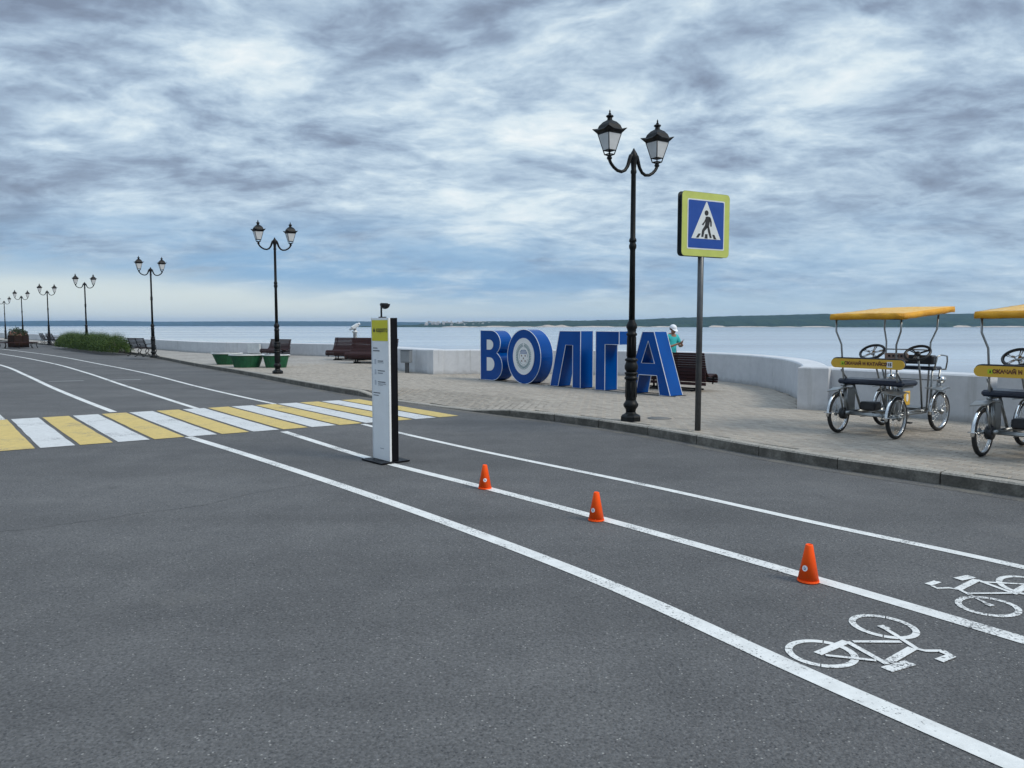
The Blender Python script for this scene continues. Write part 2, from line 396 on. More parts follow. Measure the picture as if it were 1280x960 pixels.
# ------------------------------------------------------------------ mesh helpers
class MB:
    def __init__(s): s.v = []; s.f = []; s.sm = []
    def add(s, vs, fs, smooth=False, M=None):
        o = len(s.v)
        for p in vs:
            p = Vector(p)
            if M is not None: p = M @ p
            s.v.append(tuple(p))
        for f in fs: s.f.append([i + o for i in f]); s.sm.append(smooth)
        return s
    def box(s, c, size, M=None, rz=0.0, bev=0.0):
        hx, hy, hz = (d / 2 for d in size)
        T = Matrix.Translation(c) @ Matrix.Rotation(rz, 4, 'Z')
        if M is not None: T = M @ T
        if bev <= 0:
            vs = [(x, y, z) for z in (-hz, hz) for y in (-hy, hy) for x in (-hx, hx)]
            s.add(vs, [(0, 2, 3, 1), (4, 5, 7, 6), (0, 1, 5, 4), (2, 6, 7, 3), (0, 4, 6, 2), (1, 3, 7, 5)], M=T)
        else:
            b = bev; vs = []
            rings = [(-hz, b), (-hz + b, 0), (hz - b, 0), (hz, b)]
            for z, i in rings:
                x, y = hx - i, hy - i
                k = 0 if i else b
                if i: vs += [(-x, -y, z), (-x, -y, z), (x, -y, z), (x, -y, z), (x, y, z), (x, y, z), (-x, y, z), (-x, y, z)]
                else: vs += [(-x, -y + k, z), (-x + k, -y, z), (x - k, -y, z), (x, -y + k, z), (x, y - k, z), (x - k, y, z), (-x + k, y, z), (-x, y - k, z)]
            fs = []
            for r in range(3):
                for k in range(8):
                    a = r * 8 + k; b2 = r * 8 + (k + 1) % 8
                    fs.append((a, b2, b2 + 8, a + 8))
            fs.append(tuple(reversed(range(8)))); fs.append(tuple(range(24, 32)))
            s.add(vs, fs, M=T)
        return s
    def tube(s, pts, r, seg=8, cap=True, closed=False, smooth=True, M=None):
        pts = [Vector(p) for p in pts]; n = len(pts)
        rs = r if isinstance(r, (list, tuple)) else [r] * n
        vs = []; fs = []; prev = None
        for i, p in enumerate(pts):
            if closed: d = pts[(i + 1) % n] - pts[i - 1]
            elif i == 0: d = pts[1] - p
            elif i == n - 1: d = p - pts[i - 1]
            else: d = (pts[i + 1] - p).normalized() + (p - pts[i - 1]).normalized()
            d = d.normalized() if d.length > 1e-9 else Vector((0, 0, 1))
            if prev is None:
                a = Vector((0, 0, 1)) if abs(d.z) < .9 else Vector((1, 0, 0))
                u = d.cross(a).normalized()
            else:
                u = (prev - d * prev.dot(d)); u = u.normalized() if u.length > 1e-6 else d.orthogonal().normalized()
            prev = u; w = d.cross(u)
            for k in range(seg):
                a = 2 * math.pi * k / seg + math.pi / seg
                vs.append(p + (u * math.cos(a) + w * math.sin(a)) * rs[i])
        m = n if closed else n - 1
        for i in range(m):
            j = (i + 1) % n
            for k in range(seg):
                k2 = (k + 1) % seg
                fs.append((i * seg + k, i * seg + k2, j * seg + k2, j * seg + k))
        if cap and not closed:
            fs.append(tuple(reversed(range(seg)))); fs.append(tuple((n - 1) * seg + k for k in range(seg)))
        return s.add(vs, fs, smooth, M)
    def lathe(s, prof, seg=16, smooth=True, M=None, rot=0.0, capb=True, capt=True):
        vs = []; fs = []; n = len(prof)
        for r, z in prof:
            for k in range(seg):
                a = 2 * math.pi * k / seg + rot
                vs.append((r * math.cos(a), r * math.sin(a), z))
        for i in range(n - 1):
            for k in range(seg):
                k2 = (k + 1) % seg
                fs.append((i * seg + k, i * seg + k2, (i + 1) * seg + k2, (i + 1) * seg + k))
        if capb: fs.append(tuple(reversed(range(seg))))
        if capt: fs.append(tuple((n - 1) * seg + k for k in range(seg)))
        return s.add(vs, fs, smooth, M)
    def prism(s, poly, z0, z1, M=None, smooth=False):
        n = len(poly)
        vs = [(x, y, z0) for x, y in poly] + [(x, y, z1) for x, y in poly]
        fs = [tuple(reversed(range(n))), tuple(range(n, 2 * n))] + [(i, (i + 1) % n, (i + 1) % n + n, i + n) for i in range(n)]
        return s.add(vs, fs, smooth, M)
    def sphere(s, c, r, seg=12, rings=8, M=None, sc3=(1, 1, 1), z0=-1.0, z1=1.0):
        vs = []; fs = []
        a0, a1 = math.asin(max(-1, z0)), math.asin(min(1, z1))
        for i in range(rings + 1):
            t = a0 + (a1 - a0) * i / rings
            for k in range(seg):
                a = 2 * math.pi * k / seg
                vs.append((c[0] + r * sc3[0] * math.cos(t) * math.cos(a), c[1] + r * sc3[1] * math.cos(t) * math.sin(a), c[2] + r * sc3[2] * math.sin(t)))
        for i in range(rings):
            for k in range(seg):
                k2 = (k + 1) % seg
                fs.append((i * seg + k, i * seg + k2, (i + 1) * seg + k2, (i + 1) * seg + k))
        return s.add(vs, fs, True, M)
    def mesh(s, name, m):
        me = bpy.data.meshes.new(name); me.from_pydata(s.v, [], s.f)
        me.polygons.foreach_set('use_smooth', s.sm)
        if m: me.materials.append(m)
        me.update()
        return me
    def build(s, name, m, parent=None, loc=None, fix=True):
        me = s.mesh(name, m)
        if fix:
            bm = bmesh.new(); bm.from_mesh(me); bmesh.ops.remove_doubles(bm, verts=bm.verts, dist=1e-5)
            bmesh.ops.recalc_face_normals(bm, faces=bm.faces); bm.to_mesh(me); bm.free()
        return link(name, me, parent, loc)


def link(name, data, parent=None, loc=None, rz=None):
    o = bpy.data.objects.new(name, data); sc.collection.objects.link(o)
    if parent is not None: o.parent = parent
    if loc is not None: o.location = loc
    if rz is not None: o.rotation_euler = (0, 0, rz)
    return o


def tag(o, label=None, cat=None, group=None, kind=None):
    if label: o['label'] = label
    if cat: o['category'] = cat
    if group: o['group'] = group
    if kind: o['kind'] = kind
    return o


def empty(name, loc, rz=0.0):
    o = bpy.data.objects.new(name, None); sc.collection.objects.link(o)
    o.location = loc; o.rotation_euler = (0, 0, rz); o.empty_display_size = .2
    return o


def copy_tree(src, loc, rz, label=None, scale=None):
    kids = {}
    for o in bpy.data.objects:
        if o.parent is not None: kids.setdefault(o.parent.name, []).append(o)
    def rec(o, par):
        c = o.copy(); sc.collection.objects.link(c); c.parent = par
        for k in kids.get(o.name, []): rec(k, c)
        return c
    r = rec(src, None)
    r.location = loc; r.rotation_euler = (0, 0, rz)
    if scale: r.scale = (scale,) * 3
    if label: r['label'] = label
    return r


def structure(name, mb, m, parent=None):
    o = mb.build(name, m, parent)
    if parent is None: o['kind'] = 'structure'
    return o


def circ(cx, cy, rx, ry=None, n=24, a0=0, a1=360, tilt=0):
    ry = rx if ry is None else ry; out = []
    full = abs(a1 - a0) >= 360
    for i in range(n if full else n + 1):
        a = R(a0 + (a1 - a0) * i / n); x, y = rx * math.cos(a), ry * math.sin(a); t = R(tilt)
        out.append((cx + x * math.cos(t) - y * math.sin(t), cy + x * math.sin(t) + y * math.cos(t)))
    return out


def ngon_mesh(outer, holes=(), z=0.0, depth=0.0):
    """flat (or extruded along +z) polygon with holes, through a filled 2D curve"""
    cu = bpy.data.curves.new('c', 'CURVE'); cu.dimensions = '2D'; cu.fill_mode = 'BOTH'
    for loop in [outer] + list(holes):
        sp = cu.splines.new('POLY'); sp.points.add(len(loop) - 1); sp.use_cyclic_u = True
        for p, q in zip(sp.points, loop): p.co = (q[0], q[1], 0, 1)
    cu.extrude = depth / 2
    ob = bpy.data.objects.new('c', cu); sc.collection.objects.link(ob)
    dg = bpy.context.evaluated_depsgraph_get()
    me = bpy.data.meshes.new_from_object(ob.evaluated_get(dg))
    bpy.data.objects.remove(ob); bpy.data.curves.remove(cu)
    vs = [(v.co.x, v.co.y, v.co.z + z + depth / 2) for v in me.vertices]; fs = [tuple(p.vertices) for p in me.polygons]
    bpy.data.meshes.remove(me)
    return vs, fs


def text_mesh(body, size, bold=0.0, ext=0.0):
    cu = bpy.data.curves.new('t', 'FONT'); cu.body = body; cu.size = size; cu.extrude = ext; cu.offset = bold
    cu.align_x = 'CENTER'; cu.align_y = 'CENTER'; cu.resolution_u = 3
    ob = bpy.data.objects.new('t', cu); sc.collection.objects.link(ob)
    dg = bpy.context.evaluated_depsgraph_get()
    me = bpy.data.meshes.new_from_object(ob.evaluated_get(dg))
    bpy.data.objects.remove(ob); bpy.data.curves.remove(cu)
    vs = [tuple(v.co) for v in me.vertices]; fs = [tuple(p.vertices) for p in me.polygons]
    bpy.data.meshes.remove(me)
    return vs, fs


def smooth_path(pts, step=1.0):
    """Catmull-Rom through the points, resampled at an even step"""
    P = [Vector((*p, 0)) for p in pts]; P = [P[0] * 2 - P[1]] + P + [P[-1] * 2 - P[-2]]
    dense = []
    for i in range(1, len(P) - 2):
        n = max(4, int((P[i + 1] - P[i]).length / .15))
        for k in range(n):
            t = k / n
            dense.append(.5 * ((2 * P[i]) + (P[i + 1] - P[i - 1]) * t + (2 * P[i - 1] - 5 * P[i] + 4 * P[i + 1] - P[i + 2]) * t * t + (3 * P[i] - P[i - 1] - 3 * P[i + 1] + P[i + 2]) * t ** 3))
    dense.append(P[-2])
    out = [dense[0]]; acc = 0
    for a, b in zip(dense, dense[1:]):
        acc += (b - a).length
        if acc >= step: out.append(b); acc = 0
    if (out[-1] - dense[-1]).length > step * .3: out.append(dense[-1])
    return [(p.x, p.y) for p in out]


def offset_path(pts, d):
    """left offset (positive = left of the direction of travel)"""
    out = []
    for i, p in enumerate(pts):
        a = Vector(pts[max(0, i - 1)]); b = Vector(pts[min(len(pts) - 1, i + 1)])
        t = (b - a).normalized(); out.append((p[0] - t.y * d, p[1] + t.x * d))
    return out


def pip(x, y, poly):
    c = False; j = len(poly) - 1
    for i in range(len(poly)):
        xi, yi = poly[i]; xj, yj = poly[j]
        if (yi > y) != (yj > y) and x < (xj - xi) * (y - yi) / (yj - yi) + xi: c = not c
        j = i
    return c


def seg_dist(x, y, path):
    best = 1e9; p = Vector((x, y))
    for a, b in zip(path, path[1:]):
        a = Vector(a); b = Vector(b); ab = b - a
        t = max(0, min(1, (p - a).dot(ab) / ab.length_squared))
        best = min(best, (a + ab * t - p).length)
    return best


# ------------------------------------------------------------------ layout of the place
K = 0.13
KERB_PTS = [(40, -45), (20, -16), (12, -3), (8.2, 2.4), (6.2, 5.4), (4.93, 7.29), (3.44, 9.15), (1.97, 11.60), (.82, 13.05), (-.77, 14.70), (-3.29, 17.59), (-5.9, 21.2),
            (-9.2, 26.1), (-12.9, 31.3), (-17.34, 37.9), (-22.7, 45.3), (-29.2, 53.2), (-38.0, 63.5), (-44.2, 70.5), (-60, 88), (-90, 121), (-150, 185)]
kerb = smooth_path(KERB_PTS, 1.0)
ROAD_DIR = R(127.7)
WZ, WZ2 = .89, .75
WALL_SEGS = [  # inner (land side) line of each wall run, its top height
    ('a', [(60, -54), (30, -16), (14, 3.7), (9.3, 9.5), (7.6, 11.55)], WZ),
    ('b', [(7.35, 11.86), (5.62, 13.98)], WZ - .01),
    ('c', [(5.42, 14.3), (5.85, 15.66), (6.17, 17.1), (6.26, 18.3), (6.14, 19.8), (5.67, 21.2), (4.7, 22.5), (3.26, 23.45), (1.2, 24.1), (-.4, 24.25), (-1.27, 24.2), (-2.28, 24.08)], WZ),
    ('d', [(-2.5, 24.16), (-4.45, 27.05)], WZ - .005),
    ('e', [(-3.04, 29.2), (-4.7, 31.9), (-6.1, 34.4), (-7.6, 36.6), (-9.4, 38.2), (-13, 40.4), (-16.6, 42.3), (-20.2, 46.2), (-22.8, 49.4), (-32, 60.5), (-44, 74), (-67, 100), (-100, 137), (-160, 205)], WZ2),
]
WALL_LINE = [(60, -54), (30, -16), (14, 3.7), (9.3, 9.5), (7.2, 12.05), (5.6, 13.9), (5.3, 14.1), (5.85, 15.66), (6.17, 17.1), (6.26, 18.3), (6.14, 19.8), (5.67, 21.2), (4.7, 22.5), (3.26, 23.45), (1.2, 24.1), (-.4, 24.25),
             (-1.27, 24.2), (-2.45, 24.08), (-4.45, 27.05), (-3.9, 28.2), (-3.04, 29.0), (-4.7, 31.9), (-6.1, 34.4), (-7.6, 36.6), (-9.4, 38.2), (-13, 40.4), (-16.6, 42.3), (-20.2, 46.2), (-22.8, 49.4), (-32, 60.5), (-44, 74), (-67, 100), (-100, 137), (-160, 205)]


def ramp_f(x, y):
    """dropped kerb at the crossing: 1 = fully lowered"""
    s = (x + .6) * math.cos(ROAD_DIR) + (y - 14.5) * math.sin(ROAD_DIR)      # along the road from the crossing's near side
    up = min(1, max(0, (s + .9) / 1.3)) * min(1, max(0, (4.6 - s) / 1.0))
    return up


kerb_near = [p for p in kerb if 5 < p[1] < 30]


def pave_z(x, y):
    if not (10 < y < 24): return K
    f = ramp_f(x, y)
    if f <= 0: return K
    d = seg_dist(x, y, kerb_near)
    return K - .105 * f * max(0, 1 - max(0, d - .15) / 1.5)


# water: one sheet to the horizon
WATER_Z = -5.0
mb = MB(); mb.add([(-12500, -700, WATER_Z), (12500, -700, WATER_Z), (12500, 12500, WATER_Z), (-12500, 12500, WATER_Z)], [(0, 1, 2, 3)])
structure('river', mb, M_WATER)

# road sheet with its kerb edge, reaching far behind and to the left
mb = MB()
far_left = [(-230, 185), (-400, 60), (-400, -300), (60, -300), (90, -120)]
poly = [p for p in kerb] + far_left
vs, fs = ngon_mesh(poly, z=0.0)
mb.add(vs, fs)
road = structure('road', mb, M_ASPH)
# ground body under road and promenade down to the water
land = kerb + far_left
outer_edge = offset_path(WALL_LINE, -.62)
body = outer_edge + far_left
mb = MB(); vs, fs = ngon_mesh(body, z=-6.5, depth=6.46); mb.add(vs, fs)
structure('embankment', mb, mat('embankment_stone', (.22, .21, .20), .9, var=.3, vscale=1.5, bump=.4, bscale=9))

# promenade: a bedding sheet under the laid pavers, a paved sheet in the distance
YFAR = 31.0
in_edge = offset_path(kerb, -.15)


def sheet(name, ymin, ymax, zoff, m, step, parent=None):
    """grid sheet inside the promenade polygon"""
    P = in_edge + [(p[0], p[1]) for p in reversed(WALL_LINE)]
    # strips between the kerb and the wall: march along the kerb and shoot to the wall line
    mbx = MB(); rows = []
    W = smooth_path(WALL_LINE, .5)
    for (x, y) in in_edge:
        if not (ymin - 4 < y < ymax + 4): continue
        rows.append((x, y))
    n = 14
    grid = []
    for (x, y) in rows:
        # nearest point of the wall line in the across-road direction
        dx, dy = math.cos(ROAD_DIR - math.pi / 2), math.sin(ROAD_DIR - math.pi / 2)
        best = None
        for (a, b) in zip(W, W[1:]):
            ex, ey = b[0] - a[0], b[1] - a[1]
            det = dx * (-ey) + ex * dy
            if abs(det) < 1e-9: continue
            rx, ry = a[0] - x, a[1] - y
            t = (rx * (-ey) + ex * ry) / det; u = (dx * ry - dy * rx) / det
            if t > .2 and -.01 <= u <= 1.01 and (best is None or t < best): best = t
        if best is None: best = 7.0
        best += .35
        grid.append([(x + dx * best * k / n, y + dy * best * k / n) for k in range(n + 1)])
    vs = []; fs = []
    for g in grid:
        for (x, y) in g: vs.append((x, y, pave_z(x, y) + zoff))
    for i in range(len(grid) - 1):
        for k in range(n):
            a = i * (n + 1) + k; fs.append((a, a + 1, a + n + 2, a + n + 1))
    mbx.add(vs, fs)
    o = mbx.build(name, m, parent)
    if parent is None: o['kind'] = 'structure'
    return o


pavement = sheet('pavement', -60, YFAR, -.014, M_JOINT, .5)
far_mb_parent = sheet('far_paving', YFAR + .5, 260, -.001, M_FARPAVE, .5, pavement)

# pavers: running bond, rows parallel to the kerb
PROM = in_edge + list(reversed(WALL_LINE))
ux, uy = math.cos(ROAD_DIR), math.sin(ROAD_DIR)
vx, vy = math.cos(ROAD_DIR - math.pi / 2), math.sin(ROAD_DIR - math.pi / 2)
PL, PW = .2, .1


def paver_geo(mbx, cx, cy, z, tilt=(0, 0), ang=ROAD_DIR, M=None):
    hx, hy, g, b = PL / 2 - .0045, PW / 2 - .004, 0, .005
    vs = []
    for (zz, i) in ((-.014, 0), (-b, 0), (0, b)):
        for sx, sy in ((-1, -1), (1, -1), (1, 1), (-1, 1)):
            lx, ly = sx * (hx - i), sy * (hy - i)
            X = cx + lx * math.cos(ang) - ly * math.sin(ang); Y = cy + lx * math.sin(ang) + ly * math.cos(ang)
            vs.append((X, Y, z + zz + tilt[0] * lx + tilt[1] * ly))
    fs = [(8, 9, 10, 11)]
    for r in (0, 4):
        for k in range(4): fs.append((r + k, r + (k + 1) % 4, r + 4 + (k + 1) % 4, r + 4 + k))
    mbx.add(vs, fs)


rng = random.Random(3)
cells = []
kerb_d = [p for p in in_edge if -2 < p[1] < 45]
for i in range(-60, 230):           # along the kerb
    for j in range(-8, 130):        # across
        s = (i + (.5 if j % 2 else 0)) * PL; q = j * PW
        X = 4.9 + ux * s + vx * q; Y = 7.3 + uy * s + vy * q
        if Y > YFAR or Y < -1.5: continue
        if not pip(X, Y, PROM): continue
        cells.append((X, Y))
cells2 = []
for (X, Y) in cells:
    # seen by the camera? keep all to the frame edge plus a margin
    if Y < 6.0 and X > Y * .95 + 2.5: continue
    if abs(X) > Y * .95 + 2.5: continue
    cells2.append((X, Y))


def vis_size(c):
    X, Y = c
    inside = abs(X) < .655 * Y and Y > 7
    return (0 if inside else 1, math.hypot(X, Y))


cells2.sort(key=vis_size)
pav_mesh = MB(); paver_geo(pav_mesh, 0, 0, 0, ang=0)
pmes = [pav_mesh.mesh('paver', m_) for m_ in M_PAVERS]
for (X, Y) in cells2[:300]:
    if seg_dist(X, Y, kerb_d) < .045: continue
    z = pave_z(X, Y)
    o = link('paver', rng.choice(pmes), pavement, (X, Y, z + rng.uniform(-.002, .0015)))
    o.rotation_euler = (rng.gauss(0, .006), rng.gauss(0, .006), ROAD_DIR)
mb = MB()
for (X, Y) in cells2[300:]:
    if Y < 20 and seg_dist(X, Y, kerb_d) < .045: continue
    paver_geo(mb, X, Y, pave_z(X, Y) + rng.uniform(-.002, .0015), (rng.gauss(0, .008), rng.gauss(0, .008)))
o = mb.build('laid_pavers', M_PAVERS[0], pavement, fix=False); o['kind'] = 'stuff'
for m_ in M_PAVERS[1:]: o.data.materials.append(m_)
idx = []
for _ in range(len(mb.f) // 9): idx += [rng.choice((0, 1, 1, 2, 3))] * 9
o.data.polygons.foreach_set('material_index', idx)

# kerb: one object per stone
kroot = empty('kerb', (0, 0, 0)); kroot['kind'] = 'structure'
for i, (a, b) in enumerate(zip(kerb, kerb[1:])):
    a = Vector(a); b = Vector(b)
    if a.y < -6: continue
    t = (b - a); L = t.length; t.normalize(); nrm = Vector((t.y, -t.x))
    gap = .006
    mb = MB(); vs = []
    for e, p in ((0, a + t * gap), (1, b - t * gap)):
        f = ramp_f(p.x, p.y)
        top = K + .004 - .108 * f
        j = rng.uniform(-.004, .004)
        for (off, z) in ((j, -.05), (j, top - .018), (j + .018, top), (.150, top), (.150, -.05)):
            q = p + nrm * off; vs.append((q.x, q.y, z))
    fs = [(0, 1, 6, 5), (1, 2, 7, 6), (2, 3, 8, 7), (3, 4, 9, 8), (0, 4, 3, 2, 1), (5, 6, 7, 8, 9)]
    mb.add(vs, fs)
    mb.build('kerb_stone', M_KERB, kroot)

# ------------------------------------------------------------------ road markings (sheets 4 mm above the asphalt)
MZ = .004


def strip(path, w, z=MZ, jag=0.0):
    mbx = MB(); L = offset_path(path, w / 2); Rr = offset_path(path, -w / 2); vs = []; fs = []
    for p, q in zip(L, Rr): vs += [(*p, z), (*q, z)]
    for i in range(len(path) - 1): fs.append((2 * i, 2 * i + 1, 2 * i + 3, 2 * i + 2))
    mbx.add(vs, fs); return mbx


def marking(name, mbx, m): return mbx.build(name, m, road)


LINE1 = [(4.6, -1.5), (3.2, .75), (1.89, 2.78), (1.39, 3.55), (.53, 4.92), (-1.03, 6.95), (-3.1, 9.4), (-4.80, 11.32)]
LINE1B = [(-7.62, 14.62), (-9.7, 17.2), (-12.46, 20.7), (-16.3, 25.7), (-21.2, 31.9), (-30, 42), (-45, 58), (-75, 88)]
LINE2 = [(7.2, -2.8), (4.6, 1.2), (2.69, 3.92), (2.02, 4.85), (1.03, 6.15), (-.16, 7.60), (-1.34, 8.95), (-2.06, 9.85), (-3.56, 11.9)]
LINE2B = [(-6.1, 15.0), (-7.6, 17.0), (-10.81, 21.3), (-15, 27), (-20.6, 34.2), (-29.6, 44.6), (-45, 61), (-75, 91)]
LINE3 = [(8.6, -2.9), (6.2, 1.0), (4.6, 3.5), (3.50, 5.14), (2.61, 6.25), (1.33, 7.93), (-.42, 10.05), (-1.73, 11.75), (-2.5, 12.8)]
LINE3B = [(-4.98, 16.1), (-6.6, 18.2), (-8.83, 21.2), (-12.7, 26.6), (-17.4, 32.6), (-26, 43.2), (-37.8, 56.2), (-55, 75), (-90, 110)]
for path, w in ((LINE1, .122), (LINE1B, .125), (LINE2, .115), (LINE2B, .11), (LINE3, .095), (LINE3B, .10)):
    marking('lane_line', strip(smooth_path(path, .25), w), M_WHITE_LINE)
marking('lane_line', strip([(-8.92, 13.35), (-11.3, 16.35), (-16, 22.2)], .12, z=.0085), M_WHITE_LINE)
# faint worn dashes across the lanes beyond the crossing
for a, b in (((-13.71, 22.7), (-12.85, 23.0)), ((-12.3, 23.15), (-11.37, 23.5))):
    marking('worn_dash', strip([a, b], .13), M_OLD_LINE)

# crossing stripes, each a part
for i in range(0, 15):
    nl = Vector((-6.36, 10.27)) + Vector((.3885, .268)) * (i - 1)
    wv = Vector((.823, .568)) * .41; lv = Vector((math.cos(ROAD_DIR), math.sin(ROAD_DIR))) * 4.04
    mb = MB(); pts = [nl, nl + wv, nl + wv + lv, nl + lv]
    n = 10; vs = []; fs = []
    for k in range(n + 1):
        A = nl + lv * k / n; B = A + wv
        ja = rng.uniform(-.006, .006); jb = rng.uniform(-.006, .006)
        d = wv.normalized()
        A = A + d * ja; B = B + d * jb
        vs += [(A.x, A.y, .0058), (B.x, B.y, .0058)]
    for k in range(n): fs.append((2 * k, 2 * k + 1, 2 * k + 3, 2 * k + 2))
    mb.add(vs, fs)
    s = marking('crossing_stripe', mb, M_YEL_ZEB if i % 2 == 0 else M_WHITE_ZEB)
    s['label'] = 'yellow crossing stripe' if i % 2 == 0 else 'white crossing stripe'

# bicycle symbols
def gp(u, v):
    """ground point seen at a pixel of the photograph (design-time survey)"""
    x = (u - 640) / 961.0; y = -(v - 480) / 961.0
    c, s = math.cos(PITCH), math.sin(PITCH)
    r = (x, c + y * s, -s + y * c); t = -CAM_H / r[2]
    return (r[0] * t, r[1] * t)


def c2(px, py): return gp(960 + px / 4.0, 670 + py / 4.0)


def sym_stroke(pts, w, z, caps=True):
    return strip([c2(*p) for p in pts], w, z)


def bike_symbol(wheels, strokes):
    mbx = MB(); z = MZ
    for (cx, cy, a, b, tilt) in wheels:
        pts = [c2(*p) for p in circ(cx, cy, a, b, 40, 0, 360, tilt)]
        C = Vector((sum(p[0] for p in pts) / 40, sum(p[1] for p in pts) / 40))
        vs = []; fs = []
        for p in pts:
            d = Vector(p) - C; u_ = d.normalized()
            vs += [(*(C + u_ * (d.length + .0)), z), (*(C + u_ * (d.length - .036)), z)]
        for k in range(40):
            if k % 10 == 9: continue                       # small stencil bridges
            j = (k + 1) % 40; fs.append((2 * k, 2 * k + 1, 2 * j + 1, 2 * j))
        # bridges: fill most of the skipped cells
        mbx.add(vs, fs)
        for k in range(9, 40, 10):
            j = (k + 1) % 40
            A, B = Vector(vs[2 * k]), Vector(vs[2 * k + 1]); C2, D = Vector(vs[2 * j]), Vector(vs[2 * j + 1])
            mbx.add([A, B, B.lerp(D, .75), A.lerp(C2, .75)], [(0, 1, 2, 3)])
    for n_, (pts, w) in enumerate(strokes):
        t = sym_stroke(pts, w * .62, z + .0006 * (1 + n_ % 5)); mbx.add(t.v, t.f)
    return mbx


s1 = bike_symbol([(270, 592, 188, 66, 9), (582, 457, 182, 53, 11)],
                 [([(248, 592), (392, 530)], .075), ([(395, 532), (597, 645)], .052), ([(425, 532), (665, 533)], .045), ([(600, 636), (722, 566)], .075),
                  ([(288, 602), (540, 628)], .038), ([(592, 672), (604, 668), (700, 640), (714, 636)], .10), ([(578, 462), (640, 500), (745, 568), (785, 578), (872, 578)], .045),
                  ([(868, 580), (915, 604), (855, 628)], .075), ([(560, 452), (598, 470)], .07)])
s1o = marking('bicycle_symbol', s1, M_SYMBOL)
s2 = bike_symbol([(1103, 356, 172, 46, 9), (1320, 258, 185, 47, 11)],
                 [([(1112, 350), (1040, 312), (960, 272), (905, 262), (845, 264), (822, 252)], .04), ([(800, 246), (850, 230)], .075), ([(948, 271), (1045, 222)], .075),
                  ([(948, 220), (1018, 206)], .10), ([(1000, 292), (1215, 290)], .038), ([(1045, 222), (1235, 292)], .048), ([(1060, 232), (1320, 246)], .04),
                  ([(1222, 292), (1330, 232)], .075), ([(1095, 344), (1124, 354)], .07)])
marking('bicycle_symbol', s2, M_SYMBOL)

# the long crack across the near lane and a sealed joint
cp = [gp(u, v) for u, v in ((-60, 668), (40, 661), (120, 650), (190, 640), (250, 632), (330, 614), (400, 604), (470, 596))]
cp = smooth_path(cp, .05)
cp = [(x + rng.gauss(0, .006), y + rng.gauss(0, .012)) for x, y in cp]
marking('crack', strip(cp, .0055, .0015), M_CRACK)

def gutter_fn(t, b, tc):
    a, n3, vo = asphalt_color(t, tc)
    n = t.mr(t.m('ADD', t.m('MULTIPLY', t.noise(tc, 2.5, 6, .7), .6), t.m('MULTIPLY', t.noise(tc, 40, 4, .7), .4)), .44, .60)
    t.L.new(t.mix(t.m('MULTIPLY', n, .75), a, (.17, .155, .128)), b.inputs['Base Color']); b.inputs['Roughness'].default_value = .95; b.inputs['Specular IOR Level'].default_value = .2


gk = [p for p in kerb if -5 < p[1] < 60]
marking('gutter_dirt', strip(offset_path(gk, .10), .20, .0022), mat('gutter_dirt', fn=gutter_fn))

# ------------------------------------------------------------------ parapet wall
wroot = empty('parapet_wall', (0, 0, 0))
tag(wroot, 'low whitewashed concrete parapet curving along the river edge', 'wall')


def wall_run(path, top, thick=.46, name='wall_run', bev=.025):
    n = len(path); I = path; O = offset_path(path, -thick)
    prof = []
    I2 = offset_path(path, -bev); O2 = offset_path(path, -(thick - bev))
    vs = []; fs = []
    for k in range(n):
        vs += [(*I[k], -.3), (*I[k], top - bev), (*I2[k], top), (*O2[k], top + .004), (*O[k], top - bev), (*O[k], -1.5)]
    for k in range(n - 1):
        for j in range(5): fs.append((k * 6 + j, k * 6 + j + 1, (k + 1) * 6 + j + 1, (k + 1) * 6 + j))
    fs.append(tuple(range(6))); fs.append(tuple(reversed(range((n - 1) * 6, n * 6))))
    mbx = MB(); mbx.add(vs, fs)
    return mbx.build(name, M_WALL, wroot)


for nm, path, top in WALL_SEGS:
    if nm in 'ae':
        pts = smooth_path(path, 1.0) if nm == 'e' else path
        if nm == 'e':
            seg_len = 5; k = 0
            while k < len(pts) - 1:
                sub = pts[k:k + seg_len + 1]
                if len(sub) > 1:
                    a = Vector(sub[-2]); b = Vector(sub[-1]); t = (b - a).normalized()
                    if k + seg_len < len(pts) - 1: sub = sub[:-1] + [tuple(b - t * .012)]
                    wall_run(sub, top, name='wall_panel')
                k += seg_len
        else: wall_run(path, top, name='wall_panel')
    elif nm == 'c':
        pts = smooth_path(path, .35); k = 0
        while k < len(pts) - 1:
            sub = pts[k:k + 10]
            if len(pts) - (k + 9) < 4: sub = pts[k:]
            e_ = k + len(sub) - 1
            if e_ < len(pts) - 1:
                a = Vector(sub[-2]); b = Vector(sub[-1]); t = (b - a).normalized(); sub = sub[:-1] + [tuple(b - t * .012)]
            wall_run(sub, top + rng.uniform(-.003, .003), thick=.46, name='curved_wall'); k = e_
    else:
        pts = smooth_path(path, .35) if len(path) > 3 else path
        wall_run(pts, top, thick=.46 if nm == 'c' else .5, name='curved_wall' if nm == 'c' else 'wall_panel')
